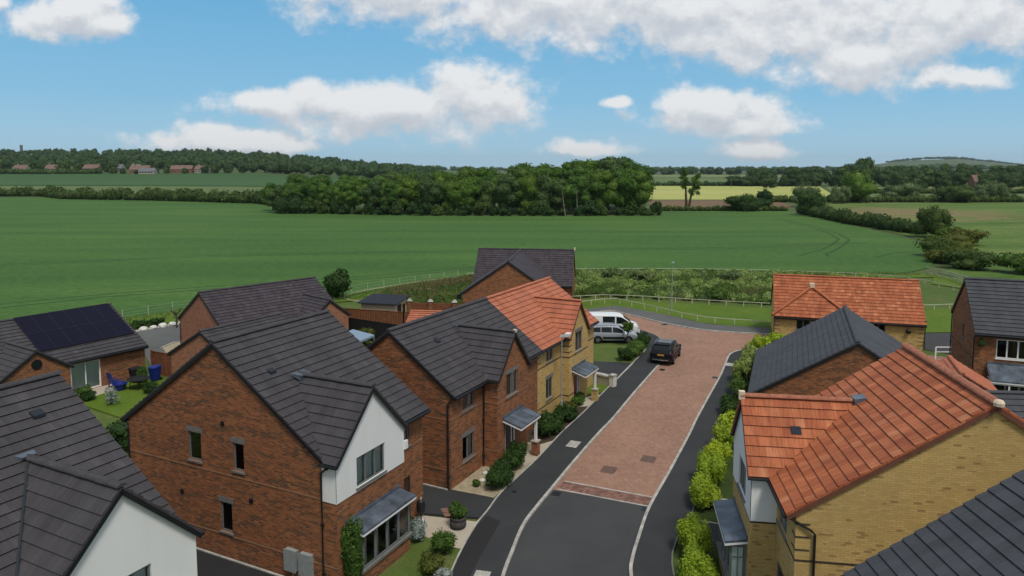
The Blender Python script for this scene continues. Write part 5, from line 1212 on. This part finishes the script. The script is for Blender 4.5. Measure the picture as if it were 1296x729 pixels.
def hedge(label,pts,w,h,seed,m='leaf_hedge',leaf=.16,per=26,vary=.25,name='hedge',trees=()):
    rg=np.random.default_rng(seed); L=[]; o=pts[0]; z0=hgt(*o)
    for a,b in zip(pts,pts[1:]):
        d=math.dist(a,b); n=max(1,int(d/(w*.62)))
        for i in range(n):
            k=(i+rg.random()*.6)/n; x=a[0]+(b[0]-a[0])*k; y=a[1]+(b[1]-a[1])*k; hh=h*(1-vary+2*vary*rg.random())
            L.append((x-o[0]+rg.normal()*.15*w,y-o[1]+rg.normal()*.15*w,hgt(x,y)-z0+hh*.45,w*.62,w*.62,hh*.56))
    me=leaf_mesh('hedge',L,int(len(L)*per),leaf,seed,m,core=.86); ob=bpy.data.objects.new(name,me); COL.objects.link(ob); ob.location=(o[0],o[1],z0-.1)
    return tag(ob,label,'hedge')

# ---- clipped lime shrubs and hedge along the right pavement
S='shrubs lining the right hand pavement'
for i,(x,y,rx,ry,h,m,lab) in enumerate([
    (6.92,25.55,.82,1.0,1.35,'leaf_lime','lime green shrub cut by the bottom edge of the photo, beside the right pavement'),
    (7.42,27.75,.86,1.05,1.5,'leaf_lime','pointed lime green shrub beside the tarmac drive and box bay window on the right'),
    (8.92,31.8,.82,1.15,1.45,'leaf_lime','lime green shrub just past the small drive, lower of the touching two'),
    (9.95,34.3,.78,1.25,1.4,'leaf_lime','lime green shrub, upper of the touching two before the pale garden path'),
    (11.75,38.4,.85,1.25,1.45,'leaf_lime','lime green shrub in front of the white gable end of the yellow house'),
    (10.85,36.45,.72,1.0,1.25,'leaf_lime','small lime green shrub between the garden path and the white gable of the yellow house'),
    (12.95,41.2,.75,1.3,1.2,'leaf_lime','lime green shrub next to the dark low shrub, beside the yellow house'),
    (14.0,44.2,.85,1.7,1.15,'leaf_dark','dark green low shrub between the lime shrubs and the garage hedge'),
    (15.75,47.9,.9,1.6,1.35,'leaf_mid','mid green shrub at the near end of the hedge beside the dark garage'),
    (17.25,51.6,.95,1.9,1.7,'leaf_variegated','pale variegated shrub in the middle of the hedge beside the dark garage'),
    (18.9,55.5,1.0,1.9,1.75,'leaf_variegated','cream flecked shrub near the far end of the hedge beside the dark garage'),
    (20.9,58.6,1.1,1.7,1.7,'leaf_lime','bright shrub at the corner where the right pavement bends'),
    (23.0,60.0,1.3,1.0,1.6,'leaf_lime','bright shrub at the far end of the hedge, against the red roofed bungalow')]):
    shrub(lab,x,y,rx,ry,h,40+i,m,n=4600 if y<40 else 2600,leaf=.05 if y<40 else .08,rz=-R(24),nl=18,r=.42,group=S)
# ---- left gardens
shrub('dark laurel like shrubs massed at the drive corner before the brick half of the pair',-.65,34.2,.62,1.3,1.05,61,'leaf_dark',2600,.06,-R(22))
shrub('tall dark bush before the black front door, behind the drive corner shrubs',.25,36.4,.6,1.1,1.25,62,'leaf_dark',2400,.06,-R(24))
shrub('broad dark shrubs between the two front doors of the pair',2.15,40.9,.8,1.6,1.15,63,'leaf_dark',2800,.07,-R(24))
shrub('dark shrub at the foot of the near street lamp',3.3,43.1,.7,1.3,.95,64,'leaf_dark',2000,.07,-R(24))
shrub('low straggling reddish green plants under the yellow brick bay',3.6,45.0,.7,1.5,.6,65,'leaf_olive',1500,.07,-R(24))
shrub('loose green plants beside the red front door step',4.4,46.3,.5,1.0,.7,66,'leaf_mid',1200,.07,-R(24))
shrub('silvery white leaved shrub below the box bay window',-3.95,28.75,.62,.6,.85,67,'leaf_silver',1900,.05)
shrub('rounded dark green bush at the corner of the paved path and pavement',-2.75,27.6,.55,.6,.95,68,'leaf_mid',1900,.05)
shrub('small dark shrub tucked under the end of the bay window',-4.55,29.35,.4,.42,.7,69,'leaf_dark',1100,.05)
shrub('loose olive green plants at the edge of the front lawn',-3.1,26.5,.7,.75,.6,70,'leaf_olive',1500,.055)
shrub('tiny green plant on the gravel below the brick half of the pair',-1.75,33.9,.22,.22,.35,71,'leaf_mid',350,.045)
shrub('small pale flowered clump at the pavement edge of the front lawn',-2.65,26.05,.35,.35,.35,72,'leaf_silver',500,.05)
t=shrub('leafy green climber on the front wall between the downpipe and bay window',*w1(.42,.93),.42,.40,2.6,73,'leaf_mid',3400,.065,-R(26),nl=20,name='climbing_plant',cat='climbing plant')
t=empty('planter','round barrel planter with a leafy green shrub on the paved path','planter',(-2.35,29.85,0))
m=MB(); m.lathe([(.26,0),(.33,.12),(.36,.3),(.33,.46),(.36,.47),(.36,.5),(.3,.5),(.28,.42)],(0,0),20)
m.build('barrel','pot',t)
for z in (.1,.36): m=MB(); m.lathe([(.352,z),(.364,z+.05)],(0,0),20); m.build('hoop','felt',t)
rg=np.random.default_rng(5); o=bpy.data.objects.new('foliage',leaf_mesh('foliage',[(rg.normal()*.14,rg.normal()*.14,.62+.3*rg.random(),.19,.19,.2) for _ in range(9)],1300,.05,5,'leaf_mid')); COL.objects.link(o); o.parent=t
def rocks(label,pts,seed):
    rg=np.random.default_rng(seed); t=empty('rockery',label,'rockery',(pts[0][0],pts[0][1],0))
    for x,y,s in pts:
        b=bmesh.new(); bmesh.ops.create_icosphere(b,subdivisions=2,radius=s)
        for v in b.verts: v.co*=1+.25*noise.noise(v.co*3/s+Vector((x,y,0))); v.co.z*=.65
        me=bpy.data.meshes.new('stone'); b.to_mesh(me); b.free(); me.materials.append(M['white_stone']); o=bpy.data.objects.new('stone',me); COL.objects.link(o); o.parent=t; o.location=(x-pts[0][0],y-pts[0][1],s*.25)
rocks('white stones among the gravel below the brick half of the pair',[(-1.5,34.5,.16),(-1.15,34.9,.2),(-.9,35.3,.14),(-1.35,35.3,.18),(-.75,35.9,.2),(-.45,36.5,.17),(-1.75,34.2,.12)],3)
rocks('white stones along the edge of the left driveway',[(-38.6,66.0,.3),(-37.6,66.8,.35),(-36.6,67.4,.3),(-35.7,68.1,.4),(-35.1,68.8,.35),(-34.5,69.5,.45),(-33.9,70.2,.4),(-33.3,70.9,.35)],4)
for i,(x,y) in enumerate([(-38.2,67.6),(-36.5,68.6),(-35.4,70.2)]):
    shrub(['low dark plant among the drive edge stones, nearest the solar roof','low dark plant in the middle of the drive edge stones','low dark plant among the drive edge stones, nearest the bare sapling'][i],x,y,.9,.7,.8,80+i,'leaf_dark',700,.1)
shrub('dark green bush below the solar bungalow garden, against the big brick house',-21.6,39.5,1.7,1.6,1.7,84,'leaf_dark',2600,.09)
shrub('mixed flowering plants by the white patio doors',-29.3,47.6,.75,.6,.8,85,'leaf_mid',1300,.06)
shrub('dark plants at the foot of the patio beside the stones',-28.6,47.1,.5,.5,.6,86,'leaf_dark',800,.06)
shrub('thin grey green shrub in the middle of the solar bungalow lawn',-26.6,46.2,.5,.5,1.3,87,'leaf_silver',500,.06,core=0)
shrub('round clipped topiary bush by the garden table',-25.2,48.4,.5,.5,.8,88,'leaf_dark',1400,.05,nl=5,r=.8)
shrub('upright green shrub beside the black bin',-27.0,51.0,.4,.4,1.4,89,'leaf_mid',900,.06)
shrub('yellowish bush showing in front of the black garden fence',-13.1,62.2,1.0,.8,1.6,90,'leaf_olive',1200,.09)
shrub('round dark green bush standing alone at the crop field edge by the curved path',-21.2,85.0,1.75,1.7,3.5,91,'leaf_dark',2600,.17,nl=14)
shrub('dark leafy hedge shrub at the corner beside the parked cars, lower part',10.25,59.0,.9,1.5,.95,92,'leaf_mid',2300,.085,-R(25),nl=12)
shrub('dark leafy hedge shrub at the corner beside the parked cars, upper part',11.45,62.0,.8,1.4,.95,93,'leaf_dark',2300,.085,-R(20),nl=12)
shrub('dark leafy hedge shrub beside the drive, nearest end of the parked cars hedge',9.25,57.3,.75,.9,1.0,97,'leaf_dark',1800,.085,-R(25),nl=12)
t=tree('slender young tree in front of the silver estate car',10.2,62.0,.6,2.3,94,'leaf_mid',420,.085,8,.40,.035,zb=0,name='young_tree',r=.34)
def bare(x,y,h,seed,label):
    rg=np.random.default_rng(seed); t=empty('bare_sapling',label,'tree',(x,y,0)); m=MB(); m.tube([(0,0,-.1),(.02,0,h*.5),(0,.03,h*.72)],[.09,.07,.05],7); m.build('trunk','bark',t); m=MB()
    for i in range(7): a=rg.random()*6.28; z=h*(.55+.15*rg.random()); m.tube([(0,0,z),(.4*math.cos(a),.4*math.sin(a),z+.45),(.55*math.cos(a),.55*math.sin(a),h*(.85+.15*rg.random()))],[.045,.03,.012],5)
    m.build('branch','bark',t)
bare(-33.0,69.2,2.1,3,'leafless sapling with forked top at the end of the left driveway')
# ---- tall weeds, one mass
def scatter(name,poly,n,h,w,m,seed,z=-.05,label=None,keepf=None,dens=None):
    rg=np.random.default_rng(seed); xs=[p[0] for p in poly]; ys=[p[1] for p in poly]; pts=[]
    P=np.array(poly); 
    while len(pts)<n:
        c=np.stack([rg.uniform(min(xs),max(xs),n),rg.uniform(min(ys),max(ys),n)],1); ins=np.zeros(n,bool)
        for a,b in zip(P,np.roll(P,-1,0)):
            cond=((a[1]>c[:,1])!=(b[1]>c[:,1]))&(c[:,0]<(b[0]-a[0])*(c[:,1]-a[1])/(b[1]-a[1]+1e-12)+a[0]); ins^=cond
        c=c[ins]
        if dens is not None: c=c[[rg.random()<dens(x,y) for x,y in c]]
        pts+=c.tolist()
    c=np.array(pts[:n]); k=len(c); a=rg.random(k)*6.283; hh=h*(.55+.75*rg.random(k)**1.5)
    if dens is not None: hh*=np.array([.6+.8*dens(x,y) for x,y in c])
    ww=w*(.6+.8*rg.random(k)); lean=rg.normal(size=(k,2))*.22*hh[:,None]
    dx,dy=np.cos(a)*ww,np.sin(a)*ww; B=np.concatenate([c,np.full((k,1),z)],1); Tt=np.concatenate([c+lean,(z+hh)[:,None]],1)
    D=np.stack([dx,dy,np.zeros(k)],1); V=np.stack([B-D,B+D,Tt+D*.35,Tt-D*.35],1).reshape(-1,3)
    me=raw_mesh(name,V,list(range(4*k)),[4]*k,m); o=bpy.data.objects.new(name,me); COL.objects.link(o); return stuff(o,label,'grass')
nz=lambda s,ox:(lambda x,y:max(.05,min(1,.5+1.1*noise.noise(Vector((x*s+ox,y*s*1.4,ox))))))
WP=[(4.5,85.5),(4.5,100.5),(9.7,104.3),(25,104.7),(40,103),(49,100.3),(52,94),(46,86),(37,81),(29,81.5),(18.4,84.6),(11,86.2)]
scatter('tall_weeds',WP,9000,.55,.06,'blade',11,label='tall green weeds filling the hollow between the knee rails',dens=nz(.13,0))
scatter('tall_weeds',WP,6000,.7,.05,'blade_grey',12,label='grey green reedy grasses and willowherb in the hollow between the knee rails',dens=nz(.16,7.3))
scatter('dry_grass',WP,6000,.7,.035,'blade_dry',13,label='straw coloured seeding grass among the tall weeds',dens=nz(.18,3.1))
scatter('dry_grass',[(-17,85.5),(-15,92),(-9,99.5),(0,104.5),(4,103),(4,86),(-4,77),(-12,77.5)],5000,.5,.04,'blade_dry',14,label='brown seeding grass on the plot behind the shed',dens=nz(.12,5.5))
scatter('tall_weeds',[(-18,84.5),(-14,92),(-9,98),(0,100),(4,98),(4,84),(-4,76.5),(-14,77)],3500,.4,.05,'blade',15,label='green weeds on the plot behind the shed',dens=nz(.10,1.5))
scatter('rough_grass',[(-47,66),(-40,73.5),(-30,83.8),(-20,87.4),(-14,95.2),(-7,102.8),(10,108.6),(40,106.8),(61,106),(60,104),(40,104.5),(10,105.5),(-5,99.5),(-17,85.5),(-30,79),(-44,64)],6000,.3,.06,'blade',16,label='uncut grass strip along the near edge of the crop field')
for nm,lab,x,y,rx,h,mm in [('bush','bush growing in the weeds straight behind the far street lamp',17.5,96,2.0,2.3,'leaf_willow'),('bush','low dark bush in the weeds right of the far street lamp',24.5,84.5,1.7,1.5,'leaf_mid'),('bush','small willowy bush in the weeds left of the far street lamp',14,99,1.5,1.9,'leaf_willow'),('bush','small bush on the rough plot beyond the brown wall',-4.5,89,1.1,1.3,'leaf_mid'),('bush','pale bush in the weeds behind the red roofed bungalow',30,97,1.6,1.7,'leaf_willow')]:
    shrub(lab,x,y,rx,rx,h,int(x*7+y),mm,1500,.15,name=nm,cat='bush',zb=-.1)

def weed_mass(label,poly,n,m,seed,r0,r1,h0,h1,leaf,per):
    rg=np.random.default_rng(seed); P=np.array(poly); L=[]; o=P.mean(0)
    while len(L)<n:
        x,y=rg.uniform(P[:,0].min(),P[:,0].max()),rg.uniform(P[:,1].min(),P[:,1].max()); ins=False
        for a,b in zip(P,np.roll(P,-1,0)):
            if (a[1]>y)!=(b[1]>y) and x<(b[0]-a[0])*(y-a[1])/(b[1]-a[1])+a[0]: ins=not ins
        if ins and rg.random()<.5+1.2*noise.noise(Vector((x*.12+seed,y*.2,seed))):
            r=rg.uniform(r0,r1); h=rg.uniform(h0,h1); L.append((x-o[0],y-o[1],h*.35,r,r,h*.6))
    ob=bpy.data.objects.new('weed_bank',leaf_mesh('weed_bank',L,n*per,leaf,seed,m,core=.7,up=.6)); COL.objects.link(ob); ob.location=(o[0],o[1],-.1); stuff(ob,label,'weeds')
weed_mass('bushy green weeds in the hollow between the knee rails',WP,300,'leaf_mid',51,.5,1.2,.5,1.1,.11,110)
weed_mass('pale leafy weeds in the hollow between the knee rails',WP,420,'leaf_weed',52,.4,1.0,.6,1.3,.11,110)
weed_mass('olive brown docks and nettles along the back of the hollow',[(5,99),(9.7,104.3),(25,104.7),(40,103),(49,100.3),(48,97),(30,99),(12,97)],200,'leaf_weed',53,.4,.9,.4,.9,.1,110)
weed_mass('brownish docks and seed heads on the plot behind the shed',[(-15,88),(-9,99),(2,104),(3,98),(-3,92),(-9,90)],130,'leaf_dock',55,.4,1.0,.4,.9,.1,100)
weed_mass('leafy green weeds on the plot behind the shed',[(-17,84.5),(-13,91),(-8,96),(3,97),(4,84),(-4,76.5),(-13,77)],110,'leaf_mid',54,.4,.9,.3,.8,.1,100)

# ---- hedges and bushes on the field edges
hedge('dark field hedge running across the left behind the green crop',[(-330,398),(-258,397),(-228,365),(-171,348),(-112,318),(-96,300)],4.2,5.0,21,leaf=.6,per=70,vary=.3)
hedge('leafy hedge curving along the right side of the green crop field',[(101,248),(99,230),(96.5,208),(96.5,188),(97,168)],3.4,3.4,22,'leaf_hedge',leaf=.3,per=130)
hedge('low dark hedge between the green crop and the brown field',[(52,265.5),(76,264.5),(102,264.5)],1.9,1.7,23,'leaf_hedge',leaf=.3,per=50)
hedge('dark hedge across the far side of the weedy field',[(118,332),(200,333),(300,335),(430,337)],3,3.0,24,'leaf_hedge',leaf=.45,per=50)
hedge('distant dark hedge crossing pale fields on the right',[(210,445),(330,447),(560,446)],3.2,3.0,25,'leaf_hedge',leaf=.5,per=40)
hedge('long thin hedge behind the yellow field',[(112,646),(180,645),(275,642)],4,3.6,26,'leaf_far',leaf=.8,per=30)
B=lambda lab,x,y,rx,h,m,s,n=2600,leaf=.3,ry=None,nl=16,r=.5:shrub(lab,x,y,rx,ry or rx,h,s,m,n,leaf,nl=nl,name='bush',cat='bush',zb=hgt(x,y)-.15,r=r)
B('wide dark bush at the foot of the brown field, right of the split tree',84,262,6.2,6.3,'leaf_dark',101,n=3200,ry=4)
B('small dark bush between the wide dark bush and the round grey one',102,288,3.6,6.8,'leaf_dark',102)
B('low dark scrub at the base of the small dark bush',97,280,4.5,3.4,'leaf_dark',112)
B('round grey green bush in front of the yellow field',119.5,291,6.6,9.0,'leaf_willow',103)
B('dark bush at the far top of the curving field hedge',100,238,5.2,8.2,'leaf_dark',104)
B('large dark bush clump at the right end of the yellow field',160,328,10,14.5,'leaf_wood',105,n=3600,leaf=.4)
B('pale bush against the large dark clump by the yellow field',146,318,5,8,'leaf_willow',106)
B('broad grey green bush right of the yellow field',190,352,10.5,8.5,'leaf_willow',107,n=3200,leaf=.4)
B('dark rounded bush on the far hedge, left of the pale willow',205,329,8.6,8.6,'leaf_hedge',108,n=3200,leaf=.4)
B('pale silvery willow bush on the far hedge',228,340,8.8,9.2,'leaf_willow',109,n=3200,leaf=.4)
B('big ragged dark bush standing in the curving hedge',95.5,162,4.6,7.2,'leaf_hedge',110,n=4200,leaf=.25,nl=22,r=.38)
B('small bush at the foot of the big ragged bush',93,152,2.7,3.2,'leaf_mid',111)
for i,(x,y,rx,h,m,lab) in enumerate([(92.5,146,4.4,3.6,'leaf_olive','olive bush where the hedge bends towards the houses'),(84,137,4.6,3.2,'leaf_olive','yellow green bush at the bend of the hedge'),(77,127,4.4,3.5,'leaf_hedge','dark bush below the yellow green one at the field gate'),
    (73,118,4.0,2.8,'leaf_olive','yellowish bush beside the timber rail fence'),(72,111,3.8,3.0,'leaf_hedge','dark green bush behind the timber rail fence'),(76,106,3.8,3.0,'leaf_mid','green bush by the dark roof at the right edge, nearer the fence'),(82,103,4.0,3.0,'leaf_hedge','dark bush above the dark roof at the right edge of the photo'),(89,110,4,3.2,'leaf_hedge','last dark bush of the hedge at the right edge of the photo')]):
    B(lab,x,y,rx,h,m,120+i,n=3000,leaf=.2,nl=18)
# ---- the wood in the middle of the field
W='trees of the dark wood beyond the green field'; WL='broadleaf tree growing within the dense dark wood beyond the green field'
protos=[]
for i in range(7):
    protos.append(tree(WL,0,0,5.4+.5*(i%3),14.5,200+i,['leaf_wood','leaf_oak','leaf_wood','leaf_ash','leaf_wood','leaf_oak','leaf_wood'][i],5200,.30,15+i,.03,.4,W,r=.38))
rg=random.Random(4); spots=[]
for x in np.arange(-82,44,6.6): spots.append((x+rg.uniform(-1.4,1.4),247.5+rg.uniform(-1.5,2.5)+max(0,-x-35)*.12-5*math.exp(-((x-5)/40)**2),.80+.16*rg.random()))
for x in np.arange(-88,47,8): spots.append((x+rg.uniform(-2,2),257+rg.uniform(-2,3)+max(0,-x-35)*.12,.92+.18*rg.random()))
for x in np.arange(-80,49,9): spots.append((x+rg.uniform(-2,2),270+rg.uniform(-3,3),.98+.2*rg.random()))
for x in np.arange(-66,50,10): spots.append((x+rg.uniform(-2,2),286+rg.uniform(-3,3),1.05+.2*rg.random()))
used=set()
for j,(x,y,s) in enumerate(spots):
    s*=(.78+.0*x)+.42*max(0,min(1,(x+75)/115))
    if -18<x<8: s*=.94
    i=rg.randrange(7); sc=(s*rg.uniform(.95,1.15),s*rg.uniform(.95,1.15),s*rg.uniform(.95,1.08))
    if i not in used: used.add(i); o=protos[i]; o.location=(x,y,-.2); o.rotation_euler=(0,0,rg.random()*6.28); o.scale=sc
    else: copy_tree(protos[i],(x,y,-.2),rg.random()*6.28,sc)
for i in range(7):
    if i not in used: protos[i].location=(-20+i*9,262,-.2)
lo=[shrub('dark undergrowth bush along the near edge of the wood',0,0,2.6,2.2,3.6,300+i,'leaf_dark' if i else 'leaf_hedge',1100,.32,nl=9,name='bush',cat='bush',group='undergrowth along the edge of the wood') for i in range(3)]
k=0
for x in np.arange(-80,50,4.6):
    y=241+rg.uniform(-1,1)+max(0,-x-35)*.17-6*math.exp(-((x-5)/40)**2); s=rg.uniform(.8,1.25)
    if k<3: lo[k].location=(x,y,-.2); lo[k].scale=(s,s,s)
    else: copy_tree(lo[k%3],(x,y,-.2),rg.random()*6,(s,s,s*rg.uniform(.7,1.2)))
    k+=1
hedge('squared dark thicket at the left corner of the wood',[(-82,249),(-73,246)],5.2,6.0,27,'leaf_dark',leaf=.35,per=330,vary=.06)
# pale trunks showing at the wood's edge
for i,(x,y,lean,lab) in enumerate([(17.5,233.6,.35,'pale leaning dead tree at the edge of the wood, left of the other'),(21.5,234.3,.1,'pale upright dead tree at the edge of the wood, right of the leaning one')]):
    m=MB(); m.tube([(0,0,-.2),(-lean*2,0,4.5),(-lean*3.2,.2,8.5)],[.17,.13,.07],7); o=m.build('dead_tree','pale_bark'); o.location=(x,y,0); tag(o,lab,'tree')
def split_tree():
    rg=np.random.default_rng(9); t=empty('split_tree','slim tree with two bare leaning stems and tufted tops beside the brown field','tree',(65.5,268,-.1))
    m=MB(); m.tube([(0,0,0),(-.4,0,6),(-.8,0,14)],[.55,.42,.2],8); m.tube([(.7,0,0),(1.6,0,6),(3.2,0,12)],[.5,.4,.2],8); m.build('trunk','bark',t)
    L=[]
    for x0,zz,x1,z1 in ((-.5,8.5,-.9,15.5),(2.2,6.5,4.0,13.2)):
        for i in range(10): k=i/9; L.append((x0+(x1-x0)*k+rg.normal()*.55,rg.normal()*.5,zz+(z1-zz)*k,1.0,.9,.95))
    for i in range(5): L.append((4.3+rg.normal()*.7,0,6+rg.random()*4,.7,.7,.7))
    o=bpy.data.objects.new('crown',leaf_mesh('crown',L,1700,.3,9,'leaf_wood',core=.55)); COL.objects.link(o); o.parent=t
split_tree()
# ---- tree belts far off on the right and in the middle distance
FB='trees of the far belt on the right'; FL='tall dark tree of the distant belt on the right skyline'
fp=[tree(FL,0,0,9.5,17,400+i,'leaf_far',1500,.85,14,.06,.5,FB,r=.42) for i in range(5)]; used=set()
def put(protos,x,y,s,used,sz=1,lab=None,grp=None):
    i=rg.randrange(len(protos)); sc=(s*rg.uniform(.9,1.15),s*rg.uniform(.9,1.15),s*sz*rg.uniform(.92,1.1)); z=hgt(x,y)-.4
    if i not in used: used.add(i); o=protos[i]; o.location=(x,y,z); o.scale=sc
    else: o=copy_tree(protos[i],(x,y,z),rg.random()*6.28,sc)
    if lab: o['label']=lab; 
    if lab and 'group' in o: del o['group']
    return o
for x in np.arange(200,292,9.5): put(fp,x+rg.uniform(-3,3),640+rg.uniform(-15,30),.95 if x<265 else 1.0,used,sz=.95 if x>215 else .55)
for x in np.arange(205,300,14): put(fp,x,615+rg.uniform(-8,8),.62,used)
for x in np.arange(276,300,11): put(fp,x,605,1.0,used)
for x in np.arange(330,480,12): put(fp,x+rg.uniform(-4,4),600+rg.uniform(-25,25),.82+.25*rg.random(),used)
for x in np.arange(300,480,15): put(fp,x+rg.uniform(-4,4),545+rg.uniform(-10,15),.66+.2*rg.random(),used)
for x in np.arange(320,620,19): put(fp,x+rg.uniform(-5,5),760+rg.uniform(-40,40),.9+.25*rg.random(),used)
put(fp,311,600,.85,used); put(fp,321,612,.8,used)
put(fp,306,628,1.0,used,sz=1.38,lab='tallest tree on the right skyline, standing above the belt')
put(fp,203,565,.62,used,sz=.7,lab='low tree at the left end of the far belt behind the yellow field')
# far tree line across the centre: reads as one mass
def wood_mass(name,label,spots,m,seed,n=60,leaf=1.6):
    rg2=np.random.default_rng(seed); L=[]; o=spots[0]
    for x,y,r,h in spots:
        z=hgt(x,y)
        for j in range(3): L.append((x-o[0]+rg2.normal()*r*.35,y-o[1]+rg2.normal()*r*.35,z+h*(.32+.14*j),r*(.8-.12*j),r*(.8-.12*j),h*.34))
    me=leaf_mesh(name,L,len(L)*n,leaf,seed,m,core=.86); ob=bpy.data.objects.new(name,me); COL.objects.link(ob); ob.location=(o[0],o[1],0); return stuff(ob,label,'woodland')
rn=random.Random(12)
wood_mass('far_wood','far off line of dark woodland behind the pale fields in the middle distance',[(x+rn.uniform(-8,8),1600+rn.uniform(-40,60),11,rn.uniform(15,20)) for x in np.arange(200,760,11)],'leaf_far',31,34,2.0)
wood_mass('far_wood','faint distant woodland strip along the horizon',[(x+rn.uniform(-15,15),3000+rn.uniform(-120,120),26,rn.uniform(15,24)) for x in np.arange(-700,2600,32)],'leaf_far',32,26,4)
wood_mass('far_wood','dark woodland patches along the crest of the far hill on the right',[(x+rn.uniform(-25,25),5150+240*math.sin(x*.004)+rn.uniform(-160,160),20,rn.uniform(9,15)) for x in np.arange(2600,4400,11)],'leaf_far',33,14,5)
# wooded rise on the left
sp=[]
for row,(y,n) in enumerate([(800,0),(870,0),(960,0),(1080,0),(1220,0),(1380,0),(1560,0)]):
    for q in np.arange(-.86,-.10,11.5/y*1.05):
        sp.append((q*y+rn.uniform(-5,5),y+rn.uniform(-28,28),rn.uniform(7,10),rn.uniform(11,17)))
sp=[s for s in sp if not (-535<s[0]<-305 and s[1]<830)]
wood_mass('hill_wood','dense woodland covering the low hill on the left horizon',sp,'leaf_far',34,44,1.5)
VT='trees among the village houses'; vt=[tree('rounded dark tree among the far village houses on the left',0,0,7,12,450+i,'leaf_far',900,.75,11,.05,.4,VT) for i in range(3)]; used=set()
for x,y,s in [(-451,742,.5),(-430,744,.55),(-414,746,.6),(-402,742,.5),(-386,738,.4),(-368,742,.55),(-358,744,.45),(-340,746,.5),(-320,750,.7),(-310,755,.8),(-368,770,1.0),(-413,780,1.0),(-438,780,1.1),(-338,775,1.0),(-505,755,1.0),(-488,760,.9),(-470,752,1.1),(-455,758,1.0),(-440,760,.95),(-418,752,1.05),(-396,770,.8),(-365,762,.75),(-330,764,.8),(-312,752,.6),(-300,760,.9),(-285,762,.8),(-520,758,.9),(-540,765,1.1),(-560,760,.9)]: put(vt,x,y,s,used)
hedge('dark garden hedge below the far village on the left',[(-560,738),(-480,738),(-425,742)],5,5,28,'leaf_far',leaf=.8,per=40)
def vhouse(label,x,y,th,L,D,e,r,wm,rm,ch=1):
    t=empty('village_house',label,'house',(x,y,hgt(x,y)-.4),-R(th)); m=MB(); P=[(0,0),(D/2,0),(D,0)]
    m.face([(0,0,0),(0,L,0),(0,L,e),(0,0,e)]); m.face([(D,0,0),(D,L,0),(D,L,e),(D,0,e)])
    for a in (0,L): m.face([(0,a,0),(D,a,0),(D,a,e),(D/2,a,r),(0,a,e)])
    m.build('wall',wm,t); m=MB()
    for s in (-1,1):
        x0,x1=D/2+s*(D/2+.4),D/2; z0=e-.4*(r-e)/(D/2)+.1; m.hull8([(x0,-.3,z0-.15),(x0,L+.3,z0-.15),(x1,L+.3,r-.05),(x1,-.3,r-.05),(x0,-.3,z0),(x0,L+.3,z0),(x1,L+.3,r+.1),(x1,-.3,r+.1)])
    rf=m.build('roof',rm,t)
    if ch: m=MB(); m.box(D/2-.5,D/2+.5,L*.2,L*.2+.8,r-.6,r+1.4); m.build('chimney',wm,rf)
    for i in range(max(2,int(L/3.2))):
        for z in (1.2,3.7):
            if z+1.2>e: continue
            a=1.2+i*(L-2.0)/max(1,int(L/3.2)); m=MB(); m.box(D-.02,D+.05,a,a+1.3,z,z+1.2); m.build('window','car_glass',t)
for a in [('red brick village house, left end of the far terrace on the hill foot',-444,752,92,16,9,5.5,9.4,'village_brick','village_tile'),('village house with a pale grey roof behind the red brick one',-420,760,92,12,9,5.2,9.2,'village_cream','village_slate'),('village house with white walls and slate roof in the far terrace',-406,766,60,9,8,5,8.8,'village_cream','village_slate'),
    ('broad village house with pinkish roof in the middle of the far terrace',-394,748,90,20,9,4.6,8.6,'village_brick','village_tile'),('long low village house with grey roof in front of the broad one',-382,742,90,16,8,3,6.2,'village_cream','village_slate'),('village house with brown roof right of the middle of the far terrace',-356,756,88,22,9,4.6,8.4,'village_brick','village_tile'),('pale roofed house at the right end of the far village terrace',-332,760,90,14,9,4.2,7.8,'village_cream','village_tile'),
    ('far cottage with brown roof among trees at the left edge, nearer the frame',-514,748,92,14,9,5,9,'village_cream','village_tile'),('far cottage with pinkish roof among trees, second from the left edge',-486,756,92,12,9,5,9,'village_cream','village_tile'),
    ('red roofed farmhouse half hidden in the far right tree belt',356,560,95,16,10,6,11,'village_brick','village_tile')]: vhouse(*a)
for i,(x,y,h,lab) in enumerate([(173,566,7,'slender wooden pole standing in the far side of the yellow field'),(222,400,8,'wooden utility pole left of the red roofed farmhouse'),(262,405,8,'wooden utility pole right of the red roofed farmhouse')]):
    m=MB(); m.tube([(0,0,-.3),(0,0,h)],[.16,.11],7); m.box(-.8,.8,-.06,.06,h-.7,h-.55); o=m.build('utility_pole','pale_bark'); o.location=(x,y,hgt(x,y)); tag(o,lab,'pole')
m=MB(); m.box(-2,2,-2,2,0,20); m.box(-2.4,2.4,-2.4,2.4,20,21.5); o=m.build('tower','stone_grey'); o.location=(-1064,1562,hgt(-1064,1562)); tag(o,'tiny square tower just above the trees on the left hilltop','tower')
# ------------------------------------------------------------------ the air
hb=MB(); hb.box(-20500,20500,-310,9050,-2,165); hz=hb.build('haze','dark_room'); hz['kind']='stuff'; hz['label']='thin summer haze over the fields'; hz['category']='haze'
hm=bpy.data.materials.new('haze'); hm.use_nodes=True; t=NT(hm.node_tree); t.n.clear(); o=t.node('ShaderNodeOutputMaterial'); v=t.node('ShaderNodeVolumePrincipled'); v.inputs['Color'].default_value=(.80,.88,.95,1); v.inputs['Density'].default_value=5.5e-5; v.inputs['Anisotropy'].default_value=.3
t.l.new(v.outputs[0],o.inputs['Volume']); hz.data.materials.clear(); hz.data.materials.append(hm)
for o in bpy.data.objects:
    if o.get('label') and len(o['label'].split())>16: print('LONG',o.name,o['label'])
print('objects',len(bpy.data.objects))
